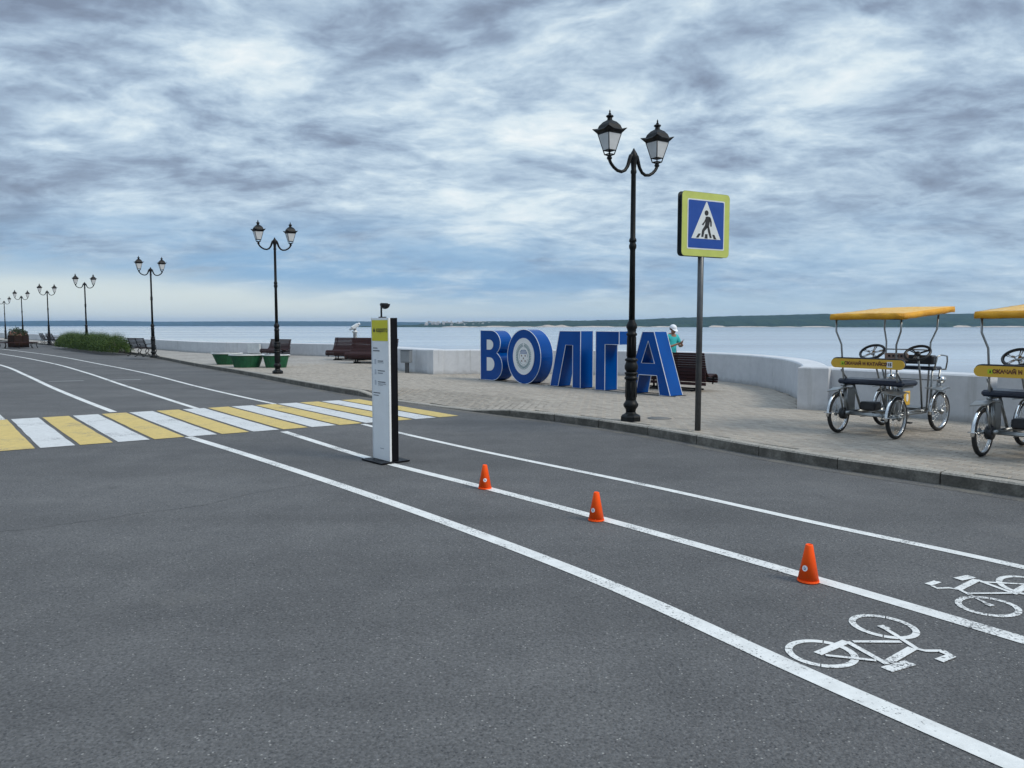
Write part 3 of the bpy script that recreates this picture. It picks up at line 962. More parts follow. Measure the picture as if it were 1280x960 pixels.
# square piers where runs meet
for (poly, top) in (([(5.19, 13.93), (5.66, 13.72), (6.0, 14.12), (5.53, 14.50)], .90), ([(7.42, 11.72), (7.75, 11.32), (8.2, 11.66), (7.86, 12.1)], .905),
                    ([(-2.46, 24.0), (-2.16, 24.06), (-2.16, 24.62), (-2.7, 24.62), (-2.68, 24.24)], .895), ([(-4.35, 26.95), (-3.9, 27.2), (-4.1, 27.7), (-4.7, 27.5)], .88)):
    c = Vector((sum(p[0] for p in poly) / len(poly), sum(p[1] for p in poly) / len(poly)))
    mb = MB(); n = len(poly); vs = []; fs = []
    for z, k in ((-.2, 1), (top - .02, 1), (top, .955)):
        for p in poly:
            q = c + (Vector(p) - c) * k; vs.append((q.x, q.y, z))
    for r in (0, n):
        for k in range(n): fs.append((r + k, r + (k + 1) % n, r + n + (k + 1) % n, r + n + k))
    fs.append(tuple(range(2 * n, 3 * n))); mb.add(vs, fs)
    mb.build('pier', M_WALL, wroot)

# ------------------------------------------------------------------ far shores
def shore(name, prof, dist, depth, amp, seed, zmin=-6.0, step=24.0, gully=0.0):
    """prof: (x at that distance, ridge height)"""
    mbx = MB(); xs = prof[0][0]; xe = prof[-1][0]
    n = int((xe - xs) / step); rows = [(0, 0), (.03, .22), (.12, .55), (.3, .85), (.55, 1.0), (1.0, .95)]
    vs = []; fs = []
    for i in range(n + 1):
        x = xs + (xe - xs) * i / n
        for (x0, h0), (x1, h1) in zip(prof, prof[1:]):
            if x0 <= x <= x1: h = h0 + (h1 - h0) * (x - x0) / (x1 - x0); break
        y0 = dist + 60 * noise.noise(Vector((x * .0016, seed, 0)))
        for (fy, fz) in rows:
            nz = noise.noise(Vector((x * .02, fy * 7, seed))) * amp + noise.noise(Vector((x * .09, fy * 20, seed + 5))) * amp * 1.1
            if fz < .9 and gully: nz += noise.noise(Vector((x * .006, fy * 3, seed + 9))) * gully
            z = WATER_Z - .5 if fz == 0 else WATER_Z + (h - WATER_Z) * fz + (nz if fz > .1 else 0)
            vs.append((x, y0 + fy * depth, z))
    m = len(rows)
    for i in range(n):
        for j in range(m - 1): fs.append((i * m + j, (i + 1) * m + j, (i + 1) * m + j + 1, i * m + j + 1))
    mbx.add(vs, fs)
    return structure(name, mbx, M_FOREST)


def PXH(u, v, D): return ((u - 640) / 961.0 * D, CAM_H + (407 - v) / 961.0 * D)


D1 = 3300.0
prof = [PXH(u, v, D1 + 500) for u, v in ((470, 408), (520, 406), (560, 403.5), (600, 401.8), (680, 401.2), (740, 400.6), (800, 399.2), (850, 397.2), (900, 395.6), (960, 394.2), (1020, 392.6), (1090, 392.0), (1200, 392.3), (1280, 391.0), (1500, 388), (2200, 388))]
shore('wooded_shore', prof, D1, 900, 2.2, 3, step=9, gully=6)
D2 = 9000.0
prof = [PXH(u, v, D2 + 1000) for u, v in ((-1200, 401), (-300, 402), (0, 402), (60, 401.2), (110, 400.9), (150, 401.3), (210, 402.2), (330, 401.6), (450, 401.8), (540, 403), (620, 404), (760, 404))]
shore('distant_shore', prof, D2, 1500, 2.0, 11, step=30, gully=4)
# sand cliffs along the water line and the pale village beyond
mb = MB()
for (ua, ub, h) in ((553, 600, 4), (598, 640, 6), (668, 716, 9), (716, 770, 5), (812, 842, 5), (884, 905, 8), (905, 960, 4), (1000, 1040, 5), (1190, 1215, 8), (1215, 1300, 5), (640, 668, 3), (770, 812, 3), (960, 1000, 3)):
    xa = (ua - 640) / 961.0 * D1; xb = (ub - 640) / 961.0 * D1; n = max(3, int((xb - xa) / 14)); vs = []; fs = []
    for i in range(n + 1):
        x = xa + (xb - xa) * i / n; y0 = D1 + 60 * noise.noise(Vector((x * .0016, 3, 0))) - 6
        e = abs(math.sin(math.pi * i / n)) ** .5
        hh = WATER_Z + max(1.2, (h * e) * (.7 + .6 * noise.noise(Vector((x * .03, 1, 2))) + .2))
        vs += [(x, y0, WATER_Z - .3), (x, y0 + 5, hh), (x, y0 + 30, hh + .4)]
    for i in range(n):
        for j in (0, 1): a = i * 3 + j; fs.append((a, a + 3, a + 4, a + 1))
    mb.add(vs, fs)
cl = structure('sand_cliffs', mb, M_SAND)
mb = MB()
for k in range(110):
    u = rng.uniform(530, 612) if k < 80 else rng.uniform(0, 560)
    D = D1 + rng.uniform(40, 420) if k < 80 else D2 + rng.uniform(30, 300)
    x = (u - 640) / 961 * D
    z = WATER_Z + (D - D1) * .045 + 4 if k < 80 else WATER_Z + 8
    w = rng.uniform(5, 12); h = rng.uniform(3, 7)
    mb.box((x, D, z + h / 2), (w, 12, h)); mb.add([(x - w / 2, D - 6, z + h), (x + w / 2, D - 6, z + h), (x + w / 2, D + 6, z + h), (x - w / 2, D + 6, z + h), (x - w / 2, D, z + h + 2.5), (x + w / 2, D, z + h + 2)], [(0, 1, 5, 4), (3, 4, 5, 2), (0, 4, 3), (1, 2, 5)])
v = mb.build('far_village', M_HOUSE); tag(v, 'pale specks of a village on the far river bank', 'village', kind='stuff')


# ------------------------------------------------------------------ street lamps
def make_lamp():
    root = empty('street_lamp', (0, 0, 0))
    tag(root, 'black twin-lantern lamp nearest the camera beside the crossing sign', 'street lamp', 'twin-lantern street lamps along the kerb')
    mb = MB()
    mb.lathe([(.165, 0), (.165, .07), (.15, .09), (.095, .12), (.08, .15)], 8, smooth=False, rot=R(22.5))
    mb.lathe([(.078, .14), (.085, .19), (.118, .235), (.122, .27), (.10, .30), (.082, .34)], 12)
    mb.build('base', M_IRON, root)
    mb = MB()
    mb.lathe([(.082, .33), (.088, .36), (.086, .63), (.09, .66)], 12)
    for k in range(8):
        a = 2 * math.pi * k / 8; mb.tube([(.086 * math.cos(a), .086 * math.sin(a), .38), (.085 * math.cos(a), .085 * math.sin(a), .62)], .008, 5)
    mb.lathe([(.108, .665), (.108, .70), (.092, .71), (.092, .74), (.106, .75), (.104, .775), (.078, .79)], 14)
    mb.lathe([(.078, .785), (.105, .83), (.108, .88), (.09, .93), (.083, .95), (.104, .965), (.104, .99), (.072, 1.005), (.070, 1.02)], 14)
    mb.lathe([(.072, 1.015), (.068, 1.35), (.086, 1.37), (.086, 1.395), (.068, 1.41), (.072, 1.46), (.088, 1.49), (.084, 1.53), (.05, 1.60), (.047, 1.62)], 14)
    for k in range(8):
        a = 2 * math.pi * k / 8; mb.tube([(.071 * math.cos(a), .071 * math.sin(a), 1.03), (.067 * math.cos(a), .067 * math.sin(a), 1.34)], .007, 5)
    mb.lathe([(.049, 1.61), (.043, 2.70), (.044, 2.71), (.058, 2.74), (.060, 2.78), (.047, 2.81), (.047, 2.825), (.060, 2.84), (.057, 2.87), (.042, 2.90), (.038, 3.88), (.047, 3.90), (.047, 3.93), (.039, 3.95), (.046, 4.05), (.062, 4.12), (.064, 4.16), (.05, 4.20), (.028, 4.235), (.02, 4.25), (.008, 4.275)], 14)
    mb.build('pole', M_IRON, root)
    SP = .50
    for sg in (-1, 1):
        path = [(.02, 4.19), (.065, 4.165), (.095, 4.09), (.125, 4.01), (.18, 3.94), (.25, 3.91), (.335, 3.92), (.41, 3.96), (.465, 4.01), (.492, 4.05), (SP, 4.09)]
        mb = MB(); mb.tube([(sg * x, 0, z - .02) for x, z in path], [.04, .036, .032, .028, .026, .025, .025, .025, .025, .026, .028], 8)
        mb.build('lamp_arm', M_IRON, root)
        Lr = MB(); T = Matrix.Translation((sg * SP, 0, 0))
        z0 = 4.045
        Lr.lathe([(.03, z0), (.043, z0 + .02), (.03, z0 + .05), (.036, z0 + .07)], 10, M=T)
        # square cage: four corner bars, bottom cup, rings
        def ring(hw, z): return [(hw * sx, hw * sy, z) for sx, sy in ((-1, -1), (1, -1), (1, 1), (-1, 1))]
        b0, b1 = ring(.052, z0 + .075), ring(.125, z0 + .385)
        mid = ring(.052 + .073 * .2, z0 + .075 + .31 * .2)
        for k in range(4):
            Lr.tube([b0[k], b1[k]], .0085, 6, M=T)
            Lr.tube([mid[k], mid[(k + 1) % 4]], .007, 6, M=T)
            Lr.tube([b0[k], b0[(k + 1) % 4]], .009, 6, M=T)
            Lr.tube([b1[k], b1[(k + 1) % 4]], .011, 6, M=T)
            Lr.tube([b0[k], (0, 0, z0 + .05)], .008, 6, M=T)
        lan = Lr.build('lantern', M_IRON, root)
        roof = MB()
        prof = [(.128, .385, 0), (.178, .425, .035), (.172, .436, .03), (.135, .455, 0), (.115, .51, 0), (.075, .56, 0), (.035, .59, 0), (.032, .62, 0), (.052, .64, 0), (.048, .655, 0), (.020, .67, 0)]
        vs = []; fs = []
        for (hw, z, fl) in prof:
            for k in range(16):
                a = 2 * math.pi * k / 16 + math.pi / 4
                # blend of a square plan and a circle, corners flared upwards
                q = max(abs(math.cos(a)), abs(math.sin(a))); rr = hw / q if hw > .06 else hw * 1.12
                corner = 1 if k % 4 == 0 else 0
                rr *= (1 + .06 * corner if hw > .15 else 1)
                vs.append((rr * math.cos(a), rr * math.sin(a), z0 + z + fl * corner))
        for i in range(len(prof) - 1):
            for k in range(16): k2 = (k + 1) % 16; fs.append((i * 16 + k, i * 16 + k2, (i + 1) * 16 + k2, (i + 1) * 16 + k))
        fs.append(tuple(reversed(range(16)))); fs.append(tuple(range((len(prof) - 1) * 16, len(prof) * 16)))
        roof.add(vs, fs, False, T)
        roof.lathe([(.018, z0 + .665), (.022, z0 + .685), (.010, z0 + .70), (.014, z0 + .715), (.003, z0 + .745)], 8, M=T)
        roof.build('lantern_roof', M_IRON, lan)
        for k in range(4):
            a, b, c, d = [Vector(p) for p in (mid[k], mid[(k + 1) % 4], b1[(k + 1) % 4], b1[k])]
            nrm = (b - a).cross(d - a).normalized() * .003
            pn = MB(); q = [a, b, c, d]
            pn.add([p + nrm for p in q] + [p - nrm for p in q], [(0, 1, 2, 3), (7, 6, 5, 4), (0, 4, 5, 1), (1, 5, 6, 2), (2, 6, 7, 3), (3, 7, 4, 0)], M=T)
            pn.build('glass_pane', M_FROST, lan)
    return root


lamp0 = make_lamp()
LAMPS = [((1.90, 12.23), 34, None),
         ((-7.44, 24.37), 32, 'black twin-lantern lamp in front of the green tubs'),
         ((-17.07, 36.61), 35, 'black twin-lantern lamp standing right against the iron park bench at the hedge end'),
         ((-27.0, 48.9), 37, 'black twin-lantern lamp whose pole rises from behind the green hedge'),
         ((-36.3, 60.4), 38, 'black twin-lantern lamp beyond the two far iron benches left of the hedge'),
         ((-45.0, 70.9), 38, 'black twin-lantern lamp rising just behind the flower planter'),
         ((-56.2, 85.5), 38, 'small far-off twin-lantern lamp at the left edge of the view')]
for i, ((x, y), a, lb) in enumerate(LAMPS):
    if i == 0: lamp0.location = (x, y, K); lamp0.rotation_euler = (0, 0, R(a))
    else: copy_tree(lamp0, (x, y, K), R(a), lb)

# ------------------------------------------------------------------ crossing sign
SX, SY = 2.70, 11.10
sign = empty('crossing_sign', (SX, SY, K), R(29))
tag(sign, 'square pedestrian crossing sign with lime border on a grey pole', 'road sign')
mb = MB(); mb.lathe([(.043, 0), (.043, 3.36)], 14); mb.lathe([(.043, 3.355), (.036, 3.38), (0.01, 3.385)], 14)
mb.build('pole', M_STEEL, sign)
# local plate frame: x across, z up, front = -y
PZ = 2.50; PS = .90; PCX = .045


def rr(w, h, r, n=5):
    pts = []
    for cx, cy, a0 in ((w / 2 - r, h / 2 - r, 0), (-w / 2 + r, h / 2 - r, 90), (-w / 2 + r, -h / 2 + r, 180), (w / 2 - r, -h / 2 + r, 270)):
        pts += [(cx + r * math.cos(R(a0 + 90 * k / n)), cy + r * math.sin(R(a0 + 90 * k / n))) for k in range(n + 1)]
    return pts


def plate_M(y, flip=False):
    """maps local (x, y, z) of a flat drawing to plate space: x->x, y->z, z-> towards the viewer"""
    return Matrix.Translation((PCX, y, PZ + PS / 2)) @ (Matrix.Rotation(math.pi, 4, 'Z') if flip else Matrix.Identity(4)) @ Matrix.Rotation(math.pi / 2, 4, 'X')


for flip in (False, True):
    yy = .044 if flip else -.044
    base = yy + (.0 if flip else .0)
    M0 = plate_M(base, flip)
    mb = MB(); mb.prism(rr(PS, PS, .06), -.012, .0, M=M0); mb.prism(rr(PS - .05, PS - .05, .05), -.026, -.0125, M=M0)
    pl = mb.build('sign_plate', M_SIGNBACK, sign)
    t = MB(); t.prism(rr(PS - .006, PS - .006, .057), .0005, .002, M=M0); t.build('lime_border', M_LIME, pl)
    t = MB(); t.prism(rr(.70, .70, .02), .0025, .004, M=M0); t.build('white_field', M_SWHITE, pl)
    t = MB(); t.prism(rr(.665, .665, .018), .0045, .006, M=M0); t.build('blue_field', M_SBLUE, pl)
    def pt(px, py): return ((px - 387) / 555 * .9, -(py - 478) / 765 * .9)
    t = MB(); t.prism([(-.275, -.20), (.275, -.20), (.008, .32), (-.008, .32)], .0065, .008, M=M0); t.build('white_triangle', M_SWHITE, pl)
    t = MB(); zf = (.0085, .010)
    t.prism(circ(.0, .165, .037, n=18), *zf, M=M0)
    def pol(pts): t.prism([pt(*p) for p in pts][::-1], *zf, M=M0)
    pol([(376, 385), (400, 378), (432, 384), (428, 430), (418, 500), (392, 510), (370, 492), (378, 430)])
    pol([(420, 384), (438, 396), (449, 440), (449, 496), (433, 496), (431, 446), (414, 410)])
    pol([(377, 400), (384, 428), (350, 490), (334, 478), (362, 440)])
    pol([(370, 488), (412, 500), (366, 556), (354, 628), (330, 626), (338, 545)])
    pol([(398, 500), (420, 498), (434, 556), (452, 632), (430, 634), (408, 560)])
    pol([(268, 638), (298, 638), (324, 588), (298, 588)])
    pol([(368, 642), (404, 642), (402, 590), (374, 590)])
    pol([(476, 644), (508, 644), (482, 592), (458, 592)])
    t.build('pedestrian_pictogram', M_BLACK, pl)
# clamp brackets
for z in (PZ + .2, PZ + .7):
    mb = MB(); mb.box((0, 0, z), (.12, .055, .035)); mb.build('clamp', M_STEEL, sign)

# ------------------------------------------------------------------ information totem
tot = empty('info_totem', (-1.545, 9.30, 0), R(-49))
tag(tot, 'tall slim white info totem with yellow panel and black sides on the lane line', 'sign post')
W_, D_, H_ = .39, .15, 1.72
mb = MB(); mb.box((0, 0.0, .0135), (.47, .40, .018), bev=.004); mb.build('base_plate', M_TOTEM_SIDE, tot)
mb = MB(); mb.box((0, -D_ / 2 + .0315, H_ / 2 + .022), (W_, .025, H_), bev=.003); fp = mb.build('front_panel', M_TOTEM, tot)
for s_ in (-1, 1):
    mb = MB(); mb.box((s_ * (W_ / 2 - .006), -D_ / 2 + .0165, H_ / 2 + .022), (.012, .0045, H_ - .004)); mb.build('edge_strip', M_TOTEM_EDGE, fp)
mb = MB(); mb.box((0, .012, H_ / 2 + .022), (W_ - .006, D_ - .04, H_ - .006), bev=.003); mb.build('side_panel', M_TOTEM_SIDE, tot)
mb = MB(); mb.box((0, D_ / 2 - .018, H_ / 2 + .022), (W_, .018, H_), bev=.003); mb.build('back_panel', M_TOTEM_SIDE, tot)
yF = -D_ / 2 + .019


def tM(x, z, y=yF): return Matrix.Translation((x, y, z)) @ Matrix.Rotation(math.pi / 2, 4, 'X')


# face coordinates: u 0..1 from left, pixel rows 397..578 over the height
def fz(row): return .022 + H_ * (573.5 - row) / (573.5 - 397.5)


mb = MB(); mb.prism(rr(.372, .250 / 1.0, .012), 0, .002, M=tM(-.008, (fz(399.8) + fz(426.2)) / 2)); yp = mb.build('yellow_panel', M_TYEL, fp)
vs, fs = text_mesh('карето', .078, .0016); t = MB(); t.add(vs, fs, M=tM(.045, fz(412.4), yF - .004)); t.build('lettering', M_BLACK, fp)
t = MB(); t.prism(circ(0, 0, .021, n=14), 0, .002, M=tM(-.132, fz(413), yF - .002)); t.prism([(-.008, .018), (.008, .018), (.003, .034), (-.003, .034)], 0, .002, M=tM(-.132, fz(413), yF - .002)); t.build('round_mark', M_BLACK, fp)
# small blocks of print: (left, right, top row, bottom row, ink)


def prints(rows, m, nm):
    for (l, r, row, h) in rows:
        t = MB()
        # a line of tiny glyph-sized dashes
        x = l; 
        while x < r - .004:
            w = rng.uniform(.008, .016); w = min(w, r - x)
            t.prism([(x, -h / 2 * rng.uniform(.7, 1)), (x + w, -h / 2), (x + w, h / 2), (x, h / 2 * rng.uniform(.7, 1))], 0, .0012, M=tM(0, fz(row), yF - .0006)); x += w + .003
        t.build(nm, m, fp)


prints([(-.165, -.06, 434.7, .012), (-.165, -.015, 438.0, .014), (-.06, .065, 450.5, .012), (-.06, .10, 462.6, .012), (-.06, .11, 476.4, .012), (-.165, -.01, 490.3, .012), (-.165, -.05, 493.4, .010)], M_GREYINK, 'small_print')
prints([(-.06, .075, 452.6, .008), (-.06, .06, 465.5, .014), (-.06, .12, 478.7, .009), (-.06, .05, 480.4, .007), (-.03, .06, 559, .008)], M_PALEINK, 'pale_print')
for row in (451.5, 464.3, 477.5):
    t = MB(); t.prism(rr(.040, .060, .008), 0, .001, M=tM(-.115, fz(row), yF - .0006))
    t.build('icon', mat('icon_grey', (.46, .49, .54), .5), fp)
# small scoop light on top
mb = MB(); mb.box((-.03, 0, H_ + .03), (.10, .05, .014)); mb.tube([(-.055, 0, H_ + .03), (-.055, 0, H_ + .20)], .011, 8)
mb.tube([(-.06, 0, H_ + .195), (.085, 0, H_ + .19)], .009, 8)
mb.sphere((.03, 0, H_ + .19), .062, 14, 8, z0=-1, z1=0.0, sc3=(1, 1, 1.0)); mb.lathe([(.062, H_ + .189), (.0, H_ + .192)], 14, M=Matrix.Translation((.03, 0, 0)))
mb.build('scoop_lamp', M_DARKPL, tot)

# ------------------------------------------------------------------ cones
def make_cone():
    root = empty('traffic_cone', (0, 0, 0))
    mb = MB(); mb.lathe([(.0665, MZ), (.069, .006), (.067, .017)], 20, smooth=False)
    mb.lathe([(.0655, .016), (.024, .238), (.022, .244), (.017, .246), (.015, .239), (.013, .19)], 20, capt=True)
    mb.build('cone_body', M_ORANGE, root)
    # sticker wrapped on the cone, facing -y
    st = MB(); vs = []; n = 16
    zc, rs = .098, .0185
    def on(x, z, off): 
        r = .0655 + (.024 - .0655) * (z - .016) / .231 + off
        a = -math.pi / 2 + x / r
        return (r * math.cos(a), r * math.sin(a), z)
    vs = [on(0, zc, .0009)] + [on(rs * math.cos(2 * math.pi * k / n), zc + rs * math.sin(2 * math.pi * k / n), .0009) for k in range(n)]
    st.add(vs, [(0, 1 + k, 1 + (k + 1) % n) for k in range(n)]); s_ = st.build('sticker', M_STICK, root)
    lt = MB()
    for pts in ([(-.006, -.009), (-.0015, -.009), (-.0015, .010), (-.006, .010)], [(-.006, -.009), (.009, -.009), (.009, -.004), (-.006, -.004)], [(.003, -.002), (.008, -.002), (.008, .005), (.003, .005)]):
        lt.add([on(x, zc + z, .0016) for x, z in pts], [(0, 1, 2, 3)])
    lt.build('sticker_print', mat('sticker_ink', (.12, .16, .30), .5), s_)
    return root


cone0 = make_cone()
tag(cone0, 'orange traffic cone on the white line closest to the bicycle symbols', 'traffic cone', 'orange cones on the lane line')
cone0.location = (1.915, 4.86, 0); cone0.rotation_euler = (0, 0, R(-48))
copy_tree(cone0, (.715, 6.42, 0), R(-40), 'middle one of three orange cones on the white line')
copy_tree(cone0, (-.275, 7.70, 0), R(4), 'orange traffic cone on the white line nearest the white totem')

# ------------------------------------------------------------------ big letters
LP0 = Vector((-.88, 21.6)); LD = Vector((.634, -.7733)); LANG = math.atan2(LD.y, LD.x)
LH = 1.37; LDEP = .42; LZ = K + .015


def letter(name, s0, poly, holes, label, recess=None):
    """poly in letter coordinates (x right, y up), origin at the lower left of the letter"""
    p = LP0 + LD * s0
    root = empty(name, (p.x, p.y, LZ), LANG)
    tag(root, label, 'letter', 'standing letters of the river name')
    Mx = Matrix.Rotation(math.pi / 2, 4, 'X')         # (x,y,z)->(x,-z,y): front towards -y
    vs, fs = ngon_mesh(poly, holes, z=-LDEP, depth=LDEP)
    b = MB(); b.add(vs, fs, M=Mx); bo = b.build('letter_body', M_BLUE, root)
    tr = MB()
    for loop in [poly] + list(holes):
        for z in (0.0, -LDEP):
            tr.tube([Mx @ Vector((x, y, z)) for x, y in loop], .008, 6, closed=True, smooth=False)
    tr.build('edge_trim', M_LTRIM, root)
    xs = [q[0] for q in poly]
    f = MB()
    for yy in (.03, LDEP - .03):
        f.box(((min(xs) + max(xs)) / 2, yy, -.008), (max(xs) - min(xs) + .22, .04, .012))
    f.build('foot_bar', M_STEEL, root)
    return root, Mx


def arc_pts(cx, cy, rx, ry, a0, a1, n): return [(cx + rx * math.cos(R(a0 + (a1 - a0) * k / n)), cy + ry * math.sin(R(a0 + (a1 - a0) * k / n))) for k in range(n + 1)]


# В
polyV = [(0, 0), (.46, 0)] + arc_pts(.50, .40, .47, .40, -90, 62, 14)[1:] + arc_pts(.46, 1.025, .44, .345, -62 + 12, 90, 12) + [(0, LH)]
polyV = [(0, 0)] + arc_pts(.52, .40, .45, .40, -90, 55, 14) + arc_pts(.47, 1.03, .42, .34, -52, 90, 12) + [(0, LH)]
hV1 = [(.29, .26)] + arc_pts(.42, .445, .21, .185, -90, 90, 10) + [(.29, .63)]
hV2 = [(.29, .84)] + arc_pts(.41, .98, .17, .14, -90, 90, 10) + [(.29, 1.12)]
rt, Mx = letter('letter_ve', 0.0, polyV, [], 'blue standing letter В, first and farthest of the row')
for h in (hV1, hV2):
    t = MB(); t.prism(h, .003, .008, M=Mx); t.build('counter_panel', M_DISC, rt)
# О with the emblem
ro = empty('letter_o', (0, 0, 0)); bpy.data.objects.remove(ro)
polyO = circ(.675, .69, .675, .715, 48)
rt, Mx = letter('letter_o', 1.2, polyO, [], 'blue standing round letter О carrying a white emblem disc')
cx, cy = .675, .70
t = MB(); t.prism(circ(cx, cy, .42, .47, 40), .002, .012, M=Mx); disc = t.build('emblem_disc', M_DISC, rt)
tr = MB(); tr.tube([Mx @ Vector((x, y, .010)) for x, y in circ(cx, cy, .425, .475, 40)], .008, 6, closed=True); tr.build('disc_trim', M_LTRIM, disc)
tl = MB(); bl = MB(); br = MB()
for k in range(44):
    a = R(-70 + 320 * k / 43); a = R(90) + R(175) * (1 if k % 2 else -1) * ((k // 2) / 22.0 + .05)
    for rad, sz, an in ((.275, .030, 40), (.315, .026, -40), (.245, .02, 0)):
        x, y = cx + rad * math.cos(a) * .93, cy + rad * math.sin(a) * 1.05
        leaf = [(-sz, 0), (0, -sz * .4), (sz, 0), (0, sz * .4)]
        rot = a + R(90 + an * (1 if math.cos(a) > 0 else -1))
        tl.prism([(x + p * math.cos(rot) - q * math.sin(rot), y + p * math.sin(rot) + q * math.cos(rot)) for p, q in leaf], .0125, .0145, M=Mx)
for row, w in ((.15, .11), (.115, .15), (.08, .13)):
    n = 6
    for k in range(n): x = cx - w + 2 * w * (k + .5) / n; bl.prism([(x - w / n * .7, cy + row - .012), (x + w / n * .7, cy + row - .012), (x + w / n * .7, cy + row + .012), (x - w / n * .7, cy + row + .012)], .0125, .0145, M=Mx)
for (dx, dy) in ((-.07, .02), (.07, .02), (0, -.05), (-.07, -.12), (.07, -.12)):
    for r_ in (45, -45):
        c_, s_ = math.cos(R(r_)), math.sin(R(r_))
        br.prism([(cx + dx + p * c_ - q * s_, cy + dy + p * s_ + q * c_) for p, q in ((-.03, -.007), (.03, -.007), (.03, .007), (-.03, .007))], .0125 + (.0006 if r_ > 0 else 0), .0145 + (.0006 if r_ > 0 else 0), M=Mx)
tl.build('wreath', M_TEAL, disc); bl.build('crest_print', M_EBLUE, disc); br.build('crest_crosses', M_EBROWN, disc)
t = MB()
outl = circ(cx, cy - .02, .165, .20, 28)
for k in range(28):
    a, b = outl[k], outl[(k + 1) % 28]
    if k % 4 == 3: continue
    t.tube([Mx @ Vector((a[0], a[1], .0135)), Mx @ Vector((b[0], b[1], .0135))], .004, 4)
t.build('crest_outline', M_TEAL, disc)
# Л
letter('letter_el', 2.91, [(0, 0), (.29, 0), (.56, 1.03), (.81, 1.03), (.81, 0), (1.08, 0), (1.08, LH), (.34, LH)], [], 'blue standing letter Л in the middle of the row')
# Г
letter('letter_ge', 4.50, [(0, 0), (.30, 0), (.30, 1.07), (.74, 1.07), (.74, LH), (0, LH)], [], 'blue standing letter Г half covered by the near lamp post')
# А
letter('letter_a', 5.47, [(0, 0), (.29, 0), (.375, .42), (.885, .42), (.97, 0), (1.26, 0), (.79, LH), (.46, LH)], [[(.44, .68), (.82, .68), (.63, 1.17)]], 'blue standing letter А, last and nearest of the row')


# ------------------------------------------------------------------ slatted sofa bench (dark burgundy)
def make_sofa(m):
    root = empty('slatted_bench', (0, 0, 0))
    # profile in (y forward, z up); back top to rolled front edge
    prof = [(-.34, .90), (-.325, .84), (-.305, .77), (-.285, .70), (-.262, .63), (-.24, .56), (-.21, .49), (-.17, .425), (-.11, .375), (-.04, .345), (.04, .345), (.12, .365), (.20, .385), (.27, .385), (.325, .355), (.35, .30), (.345, .24), (.31, .19)]
    lowback = [(-.275, .50), (-.262, .42), (-.25, .34), (-.24, .26), (-.235, .18)]
    L = 1.85
    # inner ribs carrying the slats
    for x in (-L / 2 + .12, L / 2 - .12):
        mb = MB(); mb.tube([(x, y - .015 * (1 if z > .5 else 0), z - .03 * (0 if z > .5 else 1)) for y, z in prof], .02, 6)
        mb.build('rib', M_IRON, root)
    slats = []
    dense = []
    for (a, b) in zip(prof, prof[1:]):
        for k in range(4): dense.append((a[0] + (b[0] - a[0]) * k / 4, a[1] + (b[1] - a[1]) * k / 4))
    dense.append(prof[-1])
    acc = 0; last = dense[0]; marks = []
    cum = [0]
    for a, b in zip(dense, dense[1:]): cum.append(cum[-1] + math.dist(a, b))
    tot_l = cum[-1]; n = 21; w = tot_l / n
    for k in range(n):
        t = (k + .5) * w
        i = max(j for j in range(len(cum)) if cum[j] <= t); i = min(i, len(dense) - 2)
        f = (t - cum[i]) / max(1e-6, cum[i + 1] - cum[i]); p = (dense[i][0] + (dense[i + 1][0] - dense[i][0]) * f, dense[i][1] + (dense[i + 1][1] - dense[i][1]) * f)
        ang = math.atan2(dense[i + 1][1] - dense[i][1], dense[i + 1][0] - dense[i][0])
        mb = MB(); Mm = Matrix.Translation((0, p[0], p[1])) @ Matrix.Rotation(ang, 4, 'X')
        mb.box((0, 0, 0), (L, w * .86, .028), M=Mm, bev=.006)
        mb.build('slat', m, root)
    for (y_, z_) in lowback:
        mb = MB(); mb.box((0, y_, z_), (L, .026, .068), bev=.006); mb.build('slat', m, root)
    for s_ in (-1, 1):
        mb = MB(); x = s_ * (L / 2 - .35)
        mb.tube([(x, -.28, .02), (x, .30, .02)], .022, 8); mb.tube([(x, -.02, .02), (x, -.05, .32)], .026, 8); mb.tube([(x, .12, .02), (x, .16, .35)], .02, 8)
        mb.build('leg', M_IRON, root)
    mb = MB(); mb.tube([(-L / 2 + .2, .0, .05), (L / 2 - .2, .0, .05)], .02, 8); mb.tube([(-L / 2 + .1, -.27, .03), (L / 2 - .1, -.27, .03)], .02, 8); mb.build('base_rail', M_IRON, root)
    return root


sofa = make_sofa(M_WOOD)
tag(sofa, 'dark slatted sofa bench seen from behind, right beside the letter А', 'bench', 'curved slatted benches on the promenade')
fdir = math.atan2(.74, .67)          # facing direction
sofa.location = (3.90, 18.3, K); sofa.rotation_euler = (0, 0, fdir - math.pi / 2)
copy_tree(sofa, (-11.65, 37.9, K), R(140), 'burgundy slatted bench half hidden behind the lamp by the green tubs', .95)
copy_tree(sofa, (-7.15, 33.9, K), R(158), 'burgundy slatted bench below the coin telescope, seat facing the road', 1.1)
copy_tree(sofa, (-5.66, 31.0, K), R(166), 'burgundy slatted bench partly covered by the white totem', 1.1)

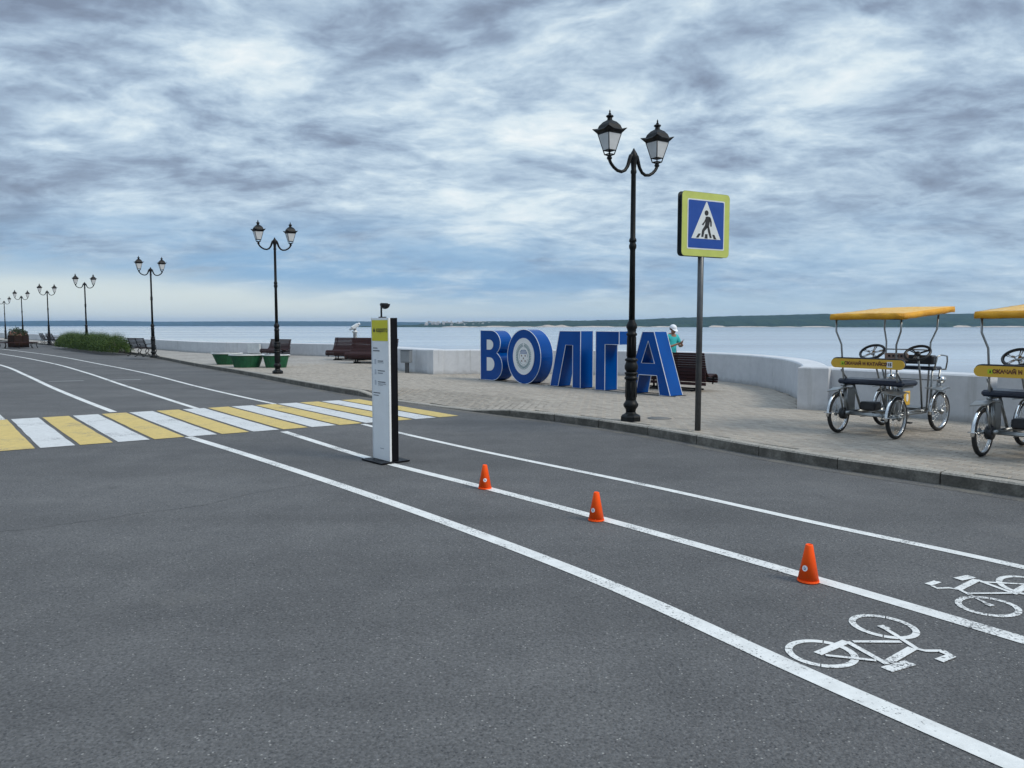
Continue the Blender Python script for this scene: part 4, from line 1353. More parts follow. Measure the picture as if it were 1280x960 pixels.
# ------------------------------------------------------------------ cast-iron park bench
def make_park_bench():
    root = empty('park_bench', (0, 0, 0)); L = 1.75
    for x in (-L / 2 + .05, 0, L / 2 - .05):
        mb = MB()
        mb.tube([(x, -.40, .92), (x, -.33, .70), (x, -.25, .48), (x, -.20, .40), (x, -.12, .385), (x, .12, .405), (x, .24, .40)], .02, 6)
        mb.tube([(x, -.22, .40), (x, -.28, .28), (x, -.24, .17), (x, -.30, .07), (x, -.40, .01), (x, -.44, .03)], .02, 6)
        mb.tube([(x, .20, .40), (x, .27, .30), (x, .20, .18), (x, .25, .08), (x, .34, .01), (x, .38, .03)], .02, 6)
        mb.tube([(x, -.27, .20), (x, -.14, .13), (x, .0, .11), (x, .12, .14), (x, .21, .20)], .012, 6)
        if x: mb.tube([(x, -.28, .60), (x, -.12, .63), (x, .1, .61), (x, .22, .55), (x, .24, .42)], .016, 6)
        mb.build('end_frame', M_IRON, root)
    for k in range(7):
        f = k / 6; y, z = -.385 + .15 * f, .89 - .40 * f
        mb = MB(); mb.box((0, 0, 0), (L, .045, .018), M=Matrix.Translation((0, y + .022, z)) @ Matrix.Rotation(R(-69), 4, 'X'), bev=.004); mb.build('slat', M_WOOD2, root)
    for k in range(7):
        mb = MB(); mb.box((0, -.14 + .06 * k, .425 + .004 * k), (L, .045, .02), bev=.004); mb.build('slat', M_WOOD2, root)
    return root


pb = make_park_bench()
tag(pb, 'black iron park bench with brown slats at the right end of the hedge', 'bench', 'cast-iron park benches along the kerb')
pb.location = (-18.25, 38.1, K); pb.rotation_euler = (0, 0, R(-40))
copy_tree(pb, (-35.3, 59.4, K), R(-45), 'iron park bench touching the left end of the hedge')
copy_tree(pb, (-37.6, 62.2, K), R(-50), 'iron park bench between the flower planter and the hedge-end bench')

# ------------------------------------------------------------------ green tubs
def make_tub(R1, R0, H, label, loc, rz, sy=1.0):
    root = empty('planter_tub', loc, rz)
    tag(root, label, 'planter', 'green tubs on the promenade')
    n = 26
    core = MB(); core.lathe([(R0 - .03, .02), (R1 - .03, H - .03)], n); c_ = core.build('liner', M_BLACK, root)
    c_.scale = (1, sy, 1)
    pm = MB(); aw = 2 * math.pi / n * .47
    def rad(z): return R0 + (R1 - R0) * z / H
    vs = []
    for z in (0, H - .03):
        for off in (0, -.022):
            for s_ in (-1, 1):
                a = s_ * aw; r_ = rad(z) + off; vs.append((r_ * math.cos(a), r_ * math.sin(a), z))
    pm.add(vs, [(0, 1, 5, 4), (1, 3, 7, 5), (3, 2, 6, 7), (2, 0, 4, 6), (0, 2, 3, 1), (4, 5, 7, 6)])
    me = pm.mesh('plank', M_GREEN)
    for k in range(n):
        a = 2 * math.pi * k / n
        x = MB(); x.add([(v.co.x, v.co.y, v.co.z) for v in me.vertices], [tuple(p.vertices) for p in me.polygons], M=Matrix.Diagonal((1, sy, 1, 1)) @ Matrix.Rotation(a, 4, 'Z'))
        x.build('plank', M_GREEN, root)
    bpy.data.meshes.remove(me)
    t = MB(); t.lathe([(R1 - .06, H - .03), (R1 + .03, H - .03), (R1 + .03, H + .005), (R1 - .06, H + .005)], n, smooth=False, capb=False, capt=False, M=Matrix.Diagonal((1, sy, 1, 1)))
    t.build('rim', M_WTOP, root)
    t = MB(); t.lathe([(.001, H + .012), (R1 - .05, H - .012)], n, capb=False, capt=False, M=Matrix.Diagonal((1, sy, 1, 1))); t.build('soil', M_SOIL, root)
    return root


make_tub(.60, .44, .47, 'green plank tub in the middle, in front of the other two', (-9.70, 28.1, K), R(20), .8)
make_tub(.58, .38, .45, 'leftmost green plank tub with white rim', (-11.2, 30.2, K), 0, .8)
make_tub(.47, .36, .47, 'green plank tub partly behind the lamp post base', (-8.60, 28.0, K), R(10), .8)

# ------------------------------------------------------------------ hedge (foliage of real leaves round a few stems)
hd = empty('hedge', (-27.3, 49.2, K))
tag(hd, 'long loose green hedge along the kerb behind the iron bench', 'hedge')
ha, hb = Vector((-21.6, 42.6)), Vector((-32.8, 56.3))
hdv = (hb - ha); HL = hdv.length; hdv.normalize(); hn = Vector((hdv.y, -hdv.x))
mb = MB(); r2 = random.Random(5)
for k in range(46000):
    s = r2.uniform(0, HL)
    e = min(1, s / .8, (HL - s) / 1.2); e = max(.25, e) ** .5
    wmax = .80 * e; hmax = (.90 + .28 * noise.noise(Vector((s * .55, 3, 0))) + .12 * noise.noise(Vector((s * 2.3, 7, 0)))) * e
    # sample near the surface of a rounded section
    a = r2.uniform(0, math.pi); d = r2.uniform(.25, 1.0) ** .5 * (1 + .12 * noise.noise(Vector((s * 1.6, a * 2, 4))))
    w = math.cos(a) * wmax * d; z = .02 + abs(math.sin(a)) ** .8 * hmax * d
    p = ha + hdv * s + hn * w
    sz = r2.uniform(.03, .055); yaw = r2.uniform(0, 6.28); up = r2.uniform(.1, 1.2)
    if z > hmax * .75 and r2.random() < .4:
        sz *= .55; n_ = r2.randint(2, 8)
        # arching shoots above the mass
        base = Vector((p.x, p.y, z)); dirv = Vector((math.cos(yaw) * .4, math.sin(yaw) * .4, 1)).normalized()
        for q in range(n_):
            c = base + dirv * (.045 * q); lv = Vector((math.cos(yaw + q * 2), math.sin(yaw + q * 2), .5)).normalized() * .035; sd2 = lv.cross(Vector((0, 0, 1))).normalized() * .012
            mb.add([c, c + lv * .5 + sd2, c + lv, c + lv * .5 - sd2], [(0, 1, 2, 3)])
        continue
    lv = Vector((math.cos(yaw), math.sin(yaw), up)).normalized() * sz * 1.6; sd2 = lv.cross(Vector((r2.uniform(-1, 1), r2.uniform(-1, 1), r2.uniform(-1, 1)))).normalized() * sz * .4
    c = Vector((p.x, p.y, z)); mb.add([c - lv * .5, c + sd2, c + lv * .5, c - sd2], [(0, 1, 2, 3)])
mb.v = [(x + 27.3, y - 49.2, z) for x, y, z in mb.v]
mb.build('foliage', M_LEAF, hd, fix=False)
mb = MB()
for k in range(60):
    p = ha + hdv * (HL * (k + .5) / 60) + hn * r2.uniform(-.3, .3); q = p + Vector((r2.uniform(-.2, .2), r2.uniform(-.2, .2)))
    mb.tube([(p.x + 27.3, p.y - 49.2, 0), (q.x + 27.3, q.y - 49.2, .65)], [.02, .008], 5)
mb.build('stem', M_BARK, hd)['kind'] = 'stuff'

# ------------------------------------------------------------------ flower planter ringed by a bench
fp_ = empty('flower_planter', (-36.1, 56.3, 0), R(12))
tag(fp_, 'dark octagonal flower planter ringed by a slatted bench at far left', 'planter')
for k in range(8):
    a = 2 * math.pi * (k + .5) / 8; mb = MB()
    for j in range(7):
        mb.box((0, 0, .12 + j * .125), (.52, .05, .115), M=Matrix.Rotation(a + math.pi / 2, 4, 'Z') @ Matrix.Translation((0, -.63, 0)))
    mb.build('box_side', M_WOOD2, fp_)
mb = MB(); mb.lathe([(.63, .85), (.0, .95)], 8, rot=0, capb=True, capt=False); mb.build('soil', M_BARK, fp_)
for k in range(8):
    a = 2 * math.pi * (k + .5) / 8; mb = MB(); Mm = Matrix.Rotation(a + math.pi / 2, 4, 'Z')
    for j in range(3):
        w = .70 + j * .10; mb.box((0, -.92 - j * .125, .43), (w, .11, .035), M=Mm)
    mb.build('seat_board', M_WOOD, fp_)
    mb = MB(); mb.tube([Mm @ Vector((0, -.84, .40)), Mm @ Vector((0, -1.16, .40)), Mm @ Vector((0, -1.10, .2)), Mm @ Vector((0, -1.2, .01))], .022, 6); mb.build('leg', M_IRON, fp_)
lf = MB(); fl = MB()
for k in range(1500):
    a = r2.uniform(0, 6.28); r_ = .62 * math.sqrt(r2.random()); z = .92 + r2.random() ** 1.5 * (.55 * (1 - r_ / .9) + .12)
    if k % 5 == 0 and math.cos(a) < .2: z += .15
    c = Vector((r_ * math.cos(a), r_ * math.sin(a), z)); lv = Vector((r2.uniform(-1, 1), r2.uniform(-1, 1), r2.uniform(0, 1.5))).normalized() * .07; sd2 = lv.cross(Vector((r2.random(), r2.random(), r2.random()))).normalized() * .025
    (fl if (k % 4 == 0 and z < 1.2) else lf).add([c - lv, c + sd2, c + lv, c - sd2], [(0, 1, 2, 3)])
lf.build('leaves', M_LEAF2, fp_, fix=False); fl.build('flowers', M_PINK, fp_, fix=False)

# ------------------------------------------------------------------ coin telescope and meter box
ts = empty('coin_telescope', (-7.05, 34.6, K), R(20))
tag(ts, 'white coin-operated viewing telescope standing behind the benches', 'telescope')
mb = MB(); mb.lathe([(.22, 0), (.22, .05), (.09, .09), (.085, 1.20), (.13, 1.22), (.13, 1.27), (.07, 1.29), (.07, 1.36)], 16); mb.build('column', M_SCOPE, ts)
mb = MB(); Mm = Matrix.Translation((0, 0, 1.48)) @ Matrix.Rotation(R(-32), 4, 'Y')
mb.box((0, 0, 0), (.34, .24, .17), M=Mm, bev=.03)
for s_ in (-1, 1): mb.tube([Mm @ Vector((-.28, s_ * .065, .0)), Mm @ Vector((.2, s_ * .065, .0))], [.038, .05], 12); mb.tube([Mm @ Vector((.16, s_ * .07, 0)), Mm @ Vector((.25, s_ * .07, 0))], .055, 12)
mb.build('binocular_head', M_SCOPE, ts)
mb = MB(); mb.box((-.02, 0, 1.37), (.12, .30, .05), bev=.01); mb.build('yoke', M_BOXGREY, ts)

bx = empty('meter_cabinet', (-3.40, 24.75, K), R(-20))
tag(bx, 'small grey electrical box on a short post in front of the parapet', 'cabinet')
mb = MB(); mb.box((0, 0, .53), (.34, .20, .40), bev=.012); c_ = mb.build('cabinet_body', M_BOXGREY, bx)
mb = MB(); mb.box((0, -.105, .53), (.29, .012, .34), bev=.003); mb.build('cabinet_door', M_BOXGREY, bx)
mb = MB(); mb.box((0, 0, .74), (.38, .25, .014)); mb.build('cabinet_roof', M_BOXGREY, bx)
mb = MB(); mb.box((.02, 0, .165), (.11, .08, .33)); mb.build('post', M_STEEL, bx)
# a white meter niche on the far parapet
mb = MB(); mb.box((0, 0, 0), (.9, .06, .5), M=Matrix.Translation((-13.6, 40.55, .45)) @ Matrix.Rotation(R(151), 4, 'Z')); pnl = mb.build('wall_hatch', M_WTOP, wroot)

# pavement inspection lid by the lamp
mb = MB(); mb.lathe([(.20, .0), (.20, .003), (.0, .005)], 24, capt=False); lid = mb.build('manhole_lid', mat('lid', (.14, .135, .125), .7, var=.2), pavement, (2.42, 12.55, K))


# ------------------------------------------------------------------ four-wheel pedal car (surrey)
def make_surrey(label):
    root = empty('pedal_car', (0, 0, 0)); tag(root, label, 'pedal car', 'four-wheel pedal cars for hire')
    TR, WB, RW = .405, .66, .285

    def wheel(x, y, idx, steer=0.0):
        side = 1 if x > 0 else -1
        Mw = Matrix.Translation((x, y, RW)) @ Matrix.Rotation(steer, 4, 'Z') @ Matrix.Rotation(math.pi / 2, 4, 'Y')
        w = MB(); w.tube([(RW * .912 * math.cos(a), RW * .912 * math.sin(a), 0) for a in [2 * math.pi * k / 36 for k in range(36)]], .027, 10, closed=True, M=Mw)
        wo = w.build('wheel', M_RUBBER, root); wo['label'] = 'black tyred spoked wheel'
        rm = MB()
        for z in (-.013, .013): rm.tube([(RW * .845 * math.cos(a), RW * .845 * math.sin(a), z) for a in [2 * math.pi * k / 36 for k in range(36)]], .008, 6, closed=True, M=Mw)
        rm.lathe([(RW * .86, -.012), (RW * .82, -.010), (RW * .82, .010), (RW * .86, .012)], 36, capb=False, capt=False, M=Mw)
        rm.build('rim', M_CHROME, wo)
        sp = MB()
        for k in range(20):
            a = 2 * math.pi * k / 20; b = a + (.35 if k % 2 else -.35); zz = .03 if k % 4 < 2 else -.03
            sp.tube([(.035 * math.cos(b), .035 * math.sin(b), zz), (RW * .83 * math.cos(a), RW * .83 * math.sin(a), 0)], .0016, 4, cap=False, M=Mw)
        sp.build('spokes', M_CHROME, wo)
        hb = MB(); hb.lathe([(.014, -.075), (.018, -.05), (.045, -.046), (.045, -.032), (.024, -.028), (.024, .028), (.045, .032), (.045, .046), (.018, .05), (.014, .075)], 14, M=Mw); hb.build('hub', M_ALU, wo)
        if y < 0 and side < 0:
            d = MB(); d.lathe([(.075, -.02), (.082, -.01), (.082, .05), (.06, .06)], 18, M=Matrix.Translation((x + .055, y, RW)) @ Matrix.Rotation(math.pi / 2, 4, 'Y')); d.build('brake_drum', M_DARKPL, wo)
        # mudguard: arched strip over the back-top of the wheel
        g = MB(); vs = []; fs = []; n = 16
        a0, a1 = (70, 186)
        for k in range(n + 1):
            a = R(a0 + (a1 - a0) * k / n)
            for xx, dr in ((-.022, -.007), (-.013, .002), (.013, .002), (.022, -.007)):
                r_ = RW + .022 + dr; vs.append((x + xx, y + r_ * math.cos(a), RW + r_ * math.sin(a)))
        for k in range(n):
            for j in range(3): q = k * 4 + j; fs.append((q, q + 1, q + 5, q + 4))
        g.add(vs, fs, True)
        go = g.build('mudguard', M_CHROME, root)
        md = go.modifiers.new('t', 'SOLIDIFY'); md.thickness = .003
        st = MB()
        for xx in (-.045, .045):
            st.tube([(x + xx, y, RW), (x + xx, y - RW - .022, RW + .02)], .004, 6); st.tube([(x + xx, y, RW), (x + xx, y + (RW + .02) * math.cos(R(75)), RW + (RW + .02) * math.sin(R(75)))], .0045, 6)
        st.tube([(x - .05, y - RW - .026, RW + .02), (x + .05, y - RW - .026, RW + .02)], .006, 6)
        st.build('mudguard_stay', M_CHROME, go)

    wheel(-TR, -WB, 0); wheel(TR, -WB, 1); wheel(TR, WB, 2, R(-4)); wheel(-TR, WB, 3, R(-4))
    # frame
    f = MB(); z = .30
    for s_ in (-1, 1):
        f.tube([(s_ * .27, -WB - .06, z), (s_ * .27, WB + .06, z)], .027, 8)
        f.tube([(s_ * .33, -WB + .06, z), (s_ * .33, .42, z - .02)], .015, 8)
    for y in (-WB + .02, -.12, .35): f.tube([(-.33, y, z - .004), (.33, y, z - .004)], .026, 8)
    f.tube([(-TR + .06, -WB, RW), (TR - .06, -WB, RW)], .016, 8); f.tube([(-TR + .06, WB, RW), (TR - .06, WB, RW)], .018, 8)
    f.tube([(-.27, WB + .06, z), (.27, WB + .06, z)], .02, 8)
    f.tube([(0, WB, RW), (0, .15, z - .03), (0, -.3, z - .05)], .013, 8)
    f.build('frame', M_ALU, root)
    # seat supports
    for s_ in (-1, 1):
        f = MB()
        f.tube([(s_ * .30, -.22, z), (s_ * .34, -.40, .70)], .018, 8); f.tube([(s_ * .30, -WB, z), (s_ * .37, -.60, .70)], .018, 8)
        f.tube([(s_ * .37, -.66, .68), (s_ * .37, -.14, .68)], .016, 8)
        f.tube([(s_ * .38, -.42, .69), (s_ * .385, -.66, .90)], .013, 8)
        f.build('seat_frame', M_ALU, root)
    for s_ in (-1, 1):
        f = MB(); f.box((s_ * .33, -.46, .47), (.012, .20, .36), bev=.003); f.build('side_plate', M_ALU, root)
    # side wings over the wheels
    for sx, y in ((-1, -WB), (1, -WB), (-1, WB), (1, WB)):
        g = MB(); x0, x1 = sx * .30, sx * .50
        vs = [(x0, y - .24, .635), (x1, y - .16, .60), (x1 + sx * .01, y + .02, .64), (x1 - sx * .02, y + .18, .615), (x0, y + .22, .635), (x0, y, .665)]
        g.add(vs + [(a, b, c - .014) for a, b, c in vs], [(0, 1, 2, 5), (5, 2, 3, 4), (11, 8, 7, 6), (10, 9, 8, 11)] + [(i, (i + 1) % 5 if i < 4 else 5, ((i + 1) % 5 if i < 4 else 5) + 6, i + 6) for i in range(5)] + [(5, 0, 6, 11)])
        g.build('wing_plate', M_ALU, root)
        g = MB(); g.tube([(sx * .34, y + .05, .64), (sx * .31, y + .08, z)], .014, 8); g.tube([(sx * .34, y - .12, .64), (sx * .31, y - .05, z)], .014, 8); g.build('wing_strut', M_ALU, root)
    # rear bench
    g = MB(); g.box((0, -.40, .735), (.93, .44, .075), bev=.025); g.build('seat_cushion', M_NAVY, root)
    # backrest board with rounded ends, its pad in front
    def stad(L, h, n=8): return [(L / 2 - h / 2 + h / 2 * math.cos(R(-90 + 180 * k / n)), h / 2 * math.sin(R(-90 + 180 * k / n))) for k in range(n + 1)] + [(-L / 2 + h / 2 + h / 2 * math.cos(R(90 + 180 * k / n)), h / 2 * math.sin(R(90 + 180 * k / n))) for k in range(n + 1)]
    MBd = Matrix.Translation((-0.01, -.70, .995)) @ Matrix.Rotation(R(3), 4, 'X') @ Matrix.Rotation(math.pi / 2, 4, 'X')
    g = MB(); g.prism(stad(1.02, .128), -.012, .0, M=MBd); bo = g.build('backrest_board', M_BOARD, root)
    g = MB(); g.prism(stad(1.015, .142), -.055, -.013, M=MBd @ Matrix.Translation((0, .008, 0))); g.build('backrest_pad', M_NAVY, root)
    vs, fs = text_mesh('СКАЧАЙ И КАТАЙСЯ', .058, .0034); g = MB(); g.add(vs, fs, M=MBd @ Matrix.Translation((-.015, 0, .0022))); g.build('lettering', M_INK, bo)
    g = MB(); g.prism(rr(.055, .055, .008), .0005, .002, M=MBd @ Matrix.Translation((-.335, 0, 0))); g.build('logo_mark', M_LOGO, bo)
    g = MB(); g.prism([(-.012, -.014), (.012, -.014), (.0, .016)], .0022, .003, M=MBd @ Matrix.Translation((-.335, 0, 0))); g.build('logo_glyph', M_BLACK, bo)
    g = MB(); g.prism(rr(.075, .078, .006), .0005, .002, M=MBd @ Matrix.Translation((.315, 0, 0))); g.build('number_plate', M_STICK, bo)
    vs, fs = text_mesh('15', .055, .003); g = MB(); g.add(vs, fs, M=MBd @ Matrix.Translation((.315, 0, .0035))); g.build('number', M_BLACK, bo)
    # canopy posts with the outward kink at the top
    def post(sx, pts): q = MB(); q.tube(pts, .0125, 8); q.build('canopy_post', M_ALU, root)
    for sx in (-1, 1):
        post(sx, [(sx * .37, -.54, .62), (sx * .375, -.62, .80), (sx * .375, -.665, 1.06), (sx * .38, -.69, 1.26), (sx * .445, -.72, 1.44), (sx * .45, -.72, 1.615)])
        post(sx, [(sx * .30, .50, z), (sx * .31, .50, .9), (sx * .315, .51, 1.28), (sx * .375, .56, 1.47), (sx * .38, .58, 1.71)])
    # steering wheels
    for sx in (-1, 1):
        Ms = Matrix.Translation((sx * .32, .09, 1.135)) @ Matrix.Rotation(R(36), 4, 'X')
        q = MB(); q.tube([(.165 * math.cos(2 * math.pi * k / 28), .165 * math.sin(2 * math.pi * k / 28), 0) for k in range(28)], .019, 8, closed=True, M=Ms)
        so = q.build('steering_wheel', M_DARKPL, root)
        q = MB(); q.lathe([(.035, -.03), (.045, -.01), (.03, .012)], 14, M=Ms)
        for k in range(3 if sx > 0 else 5):
            a = 2 * math.pi * (k + .25) / (3 if sx > 0 else 5); n_ = 2
            for dd in (-.09, .09): q.tube([(.03 * math.cos(a + dd * 3), .03 * math.sin(a + dd * 3), -.01), (.16 * math.cos(a + dd), .16 * math.sin(a + dd), 0)], .008, 6, M=Ms)
        q.build('spokes', M_CHROME if sx < 0 else M_DARKPL, so)
        q = MB(); q.tube([Ms @ Vector((0, 0, -.02)), (sx * .30, .26, .78), (sx * .27, .42, .32)], .013, 8); q.build('steering_column', M_ALU, so)
    # front seat for children with frame, tan panel and rails
    g = MB(); g.box((0, .60, .905), (.80, .26, .05), bev=.018); g.build('front_seat', M_NAVY, root)
    g = MB(); g.box((.16, .50, 1.03), (.46, .14, .13), bev=.02); g.build('front_backrest', M_DARKPL, root)
    g = MB(); g.box((-.12, .42, 1.06), (.34, .02, .115), M=None, bev=.006); pn = g.build('dash_panel', M_TAN, root)
    g = MB()
    for k in range(4): g.box((-.22 + .06 * k, .407, 1.075), (.03, .006, .03))
    g.build('dash_switches', M_DARKPL, pn)
    g = MB()
    g.tube([(-.315, .51, 1.17), (.315, .51, 1.17)], .010, 8)
    for s_ in (-1, 1):
        g.tube([(s_ * .40, .46, .90), (s_ * .42, .50, 1.08), (s_ * .43, .60, 1.10), (s_ * .43, .80, 1.08), (s_ * .42, .84, 1.0), (s_ * .41, .82, .88)], .011, 8)
        g.tube([(s_ * .36, .50, .89), (s_ * .30, .60, z)], .013, 8); g.tube([(s_ * .36, .76, .89), (s_ * .27, .78, z)], .013, 8)
    g.tube([(-.42, .82, .885), (.42, .82, .885)], .011, 8); g.tube([(-.40, .84, .72), (.40, .84, .72)], .010, 8)
    g.build('front_rail', M_ALU, root)
    # headlamps
    for s_ in (-1, 1):
        g = MB(); g.sphere((s_ * .36, .80, .735), .060, 16, 10, sc3=(1, 1.15, 1)); ho = g.build('headlamp', M_CHROME, root)
        g = MB(); g.lathe([(.045, 0), (.0, .012)], 16, M=Matrix.Translation((s_ * .36, .868, .735)) @ Matrix.Rotation(-math.pi / 2, 4, 'X'), capt=False); g.build('lens', M_FROST, ho)
        g = MB(); g.tube([(s_ * .36, .80, .69), (s_ * .35, .80, .60)], .012, 8); g.build('headlamp_stem', M_ALU, ho)
    g = MB(); g.box((.24, -.02, .50), (.02, .20, .20), bev=.008); yo = g.build('side_panel', M_BOARD, root)
    g = MB(); g.prism(circ(0, 0, .035, .055, 20), 0, .003, M=Matrix.Translation((.2515, -.02, .51)) @ Matrix.Rotation(math.pi / 2, 4, 'Y') @ Matrix.Rotation(math.pi / 2, 4, 'Z')); g.build('oval_mark', M_STICK, yo)
    g = MB(); g.box((-.05, -.46, .40), (.22, .20, .12), bev=.02); g.build('gear_case', M_DARKPL, root)
    # cranks, chains and pedals
    for s_ in (-1, 1):
        cx_ = s_ * .17; cy_ = .02; cz = .27
        g = MB(); g.lathe([(.075, -.003), (.075, .003)], 22, M=Matrix.Translation((cx_ + .07, cy_, cz)) @ Matrix.Rotation(math.pi / 2, 4, 'Y'))
        g.tube([(cx_ - .09, cy_, cz), (cx_ + .09, cy_, cz)], .012, 8)
        g.tube([(cx_ + .09, cy_, cz), (cx_ + .10, cy_ - .10, cz - .10)], .009, 6); g.tube([(cx_ - .09, cy_, cz), (cx_ - .10, cy_ + .10, cz + .10)], .009, 6)
        g.tube([(cx_ + .07, cy_ - .07, cz + .02), (cx_ + .07, -WB + .02, RW + .03)], .005, 5); g.tube([(cx_ + .07, cy_ - .07, cz - .03), (cx_ + .07, -WB + .02, RW - .03)], .005, 5)
        co_ = g.build('crank', M_ALU, root)
        g = MB(); g.box((cx_ + .14, cy_ - .10, cz - .105), (.08, .07, .02), bev=.004); g.box((cx_ - .14, cy_ + .10, cz + .095), (.08, .07, .02), bev=.004); g.build('pedal', M_DARKPL, co_)
    g = MB(); g.box((0, .45, .335), (.50, .30, .012)); g.build('floor_plate', M_ALU, root)
    # canopy: sagging cloth with a valance
    nx, ny = 10, 14; vs = []; fs = []
    X0, X1, Y0, Y1 = -.50, .50, -.785, .80
    def topz(u_, v_):
        fr = 1.68 + .115 * v_ + .004 * math.sin(math.pi * u_) * (1 if 0 < v_ < 1 else 1)
        return fr + .006 * noise.noise(Vector((u_ * 6, v_ * 9, 1))) + (.012 * math.sin(math.pi * v_ * 3) ** 2 * math.sin(math.pi * u_))
    for j in range(ny + 1):
        for i in range(nx + 1):
            u_, v_ = i / nx, j / ny; vs.append((X0 + (X1 - X0) * u_, Y0 + (Y1 - Y0) * v_, topz(u_, v_)))
    for j in range(ny):
        for i in range(nx): a = j * (nx + 1) + i; fs.append((a, a + 1, a + nx + 2, a + nx + 1))
    g = MB(); g.add(vs, fs, True)
    border = [(i, 0) for i in range(nx)] + [(nx, j) for j in range(ny)] + [(i, ny) for i in range(nx, 0, -1)] + [(0, j) for j in range(ny, 0, -1)]
    corners = [k for k, (i, j) in enumerate(border) if i in (0, nx) and j in (0, ny)] + [len(border)]
    for c0, c1 in zip(corners, corners[1:]):
        va = []; fa = []; m_ = c1 - c0 + 1
        for r_, (dz, ot) in enumerate(((-.001, .0), (-.04, .006), (-.080, .003))):
            for k in range(c0, c1 + 1):
                i, j = border[k % len(border)]
                x, y, zz_ = vs[j * (nx + 1) + i]
                cx2 = (1 if i == nx else -1) if k in (c0, c1) else 0; cy2 = (1 if j == ny else -1) if k in (c0, c1) else 0
                mi, mj = border[(c0 + 1) % len(border)]
                ox = (1 if mi == nx else -1 if mi == 0 else 0); oy = (1 if mj == ny else -1 if mj == 0 else 0)
                ox = cx2 or ox; oy = cy2 or oy
                wv = (.006 * math.sin(k * 1.9) + .004 * math.sin(k * .7)) * (0 < r_) * (0 if k in (c0, c1) else 1)
                va.append((x + ox * (ot + wv), y + oy * (ot + wv), zz_ + dz + (.004 * math.sin(k * 2.3) if r_ else 0)))
        for r_ in (0, 1):
            for k in range(m_ - 1): a = r_ * m_ + k; fa.append((a, a + 1, a + m_ + 1, a + m_))
        g.add(va, fa, True)
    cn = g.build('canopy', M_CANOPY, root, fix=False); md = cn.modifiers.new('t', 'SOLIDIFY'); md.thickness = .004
    g = MB()
    zz = 1.605
    g.tube([(-.46, -.72, zz), (.46, -.72, zz), (.46, .62, zz + .095), (-.46, .62, zz + .095)], .010, 8, closed=True)
    g.build('canopy_frame', M_ALU, root)
    return root


sur = make_surrey('silver pedal car with orange canopy, wholly in view')
sur.location = (5.415, 10.975, K); sur.rotation_euler = (0, 0, R(-51.1))
copy_tree(sur, (6.25, 8.98, K), R(-51.1), 'silver pedal car with orange canopy cut off by the right edge of the photo')

# ------------------------------------------------------------------ person with a phone
def skin_mesh(verts, edges, radii, root=0, sub=2):
    me = bpy.data.meshes.new('p'); me.from_pydata([Vector(v) for v in verts], edges, [])
    ob = bpy.data.objects.new('p', me); sc.collection.objects.link(ob)
    sk = ob.modifiers.new('s', 'SKIN'); ob.modifiers.new('u', 'SUBSURF').levels = sub
    sk.use_smooth_shade = True
    for i, r in enumerate(radii):
        rr_ = r if isinstance(r, tuple) else (r, r)
        me.skin_vertices[0].data[i].radius = rr_; me.skin_vertices[0].data[i].use_root = (i == root)
    dg = bpy.context.evaluated_depsgraph_get()
    out = bpy.data.meshes.new_from_object(ob.evaluated_get(dg))
    bpy.data.objects.remove(ob)
    out.polygons.foreach_set('use_smooth', [True] * len(out.polygons))
    return out


pr = empty('person', (4.22, 20.35, K), R(30))      # local: faces -y (towards the road), turned to the right
tag(pr, 'person in a turquoise T-shirt and white cap looking down at a phone behind the bench', 'person')
# joints: 0 pelvis 1 belly 2 chest 3 neck base 4 neck 5 head low 6 head mid 7 head top
V = [(0, 0, .80), (0, .01, .94), (0, .02, 1.12), (0, 0, 1.26), (.005, -.03, 1.315), (.012, -.055, 1.37), (.015, -.06, 1.43), (.015, -.045, 1.49)]
Ed = [(i, i + 1) for i in range(7)]
Rd = [(.13, .10), (.135, .10), (.15, .105), (.10, .08), (.05, .05), (.062, .07), (.078, .09), (.06, .07)]
def chain(start, pts, rad):
    prev = start
    for p, r_ in zip(pts, rad): V.append(p); Rd.append(r_); Ed.append((prev, len(V) - 1)); prev = len(V) - 1
    return prev
sh_r = chain(3, [(-.165, .01, 1.225), (-.215, -.01, 1.09), (-.235, -.04, .96), (-.14, -.17, .985), (-.03, -.255, 1.04)], [.058, .048, .040, .034, .026])
sh_l = chain(3, [(.165, .01, 1.225), (.225, -.01, 1.10), (.25, -.05, .97), (.20, -.19, 1.0), (.10, -.27, 1.055)], [.058, .048, .040, .034, .026])
chain(0, [(-.095, 0, .76), (-.10, -.02, .44), (-.105, .01, .09), (-.115, -.10, .035)], [.085, .058, .042, .035])
chain(0, [(.095, 0, .76), (.12, -.03, .44), (.135, .0, .09), (.15, -.11, .035)], [.085, .058, .042, .035])
# palms and fingers
for hnd, base, dirx in ((sh_r, Vector((-.03, -.255, 1.04)), 1), (sh_l, Vector((.10, -.27, 1.055)), -1)):
    pm_ = base + Vector((dirx * .045, -.045, .015)); pi = chain(hnd, [tuple(pm_)], [(.028, .016)])
    for q, (dx, ln) in enumerate(((-.022, .060), (-.008, .070), (.007, .066), (.021, .052))):
        b1_ = pm_ + Vector((dx, -.028, .012)); b2_ = b1_ + Vector((dirx * .012, -ln * .45, .014)); b3_ = b2_ + Vector((dirx * .018, -ln * .2, .024))
        chain(pi, [tuple(b1_), tuple(b2_), tuple(b3_)], [.0085, .008, .007])
    th = pm_ + Vector((dirx * .03, .0, .018)); chain(pi, [tuple(th), tuple(th + Vector((dirx * .02, -.02, .022)))], [.010, .008])
bm_ = skin_mesh(V, Ed, Rd, 0, 2); bm_.materials.append(M_SKIN); link('body', bm_, pr)
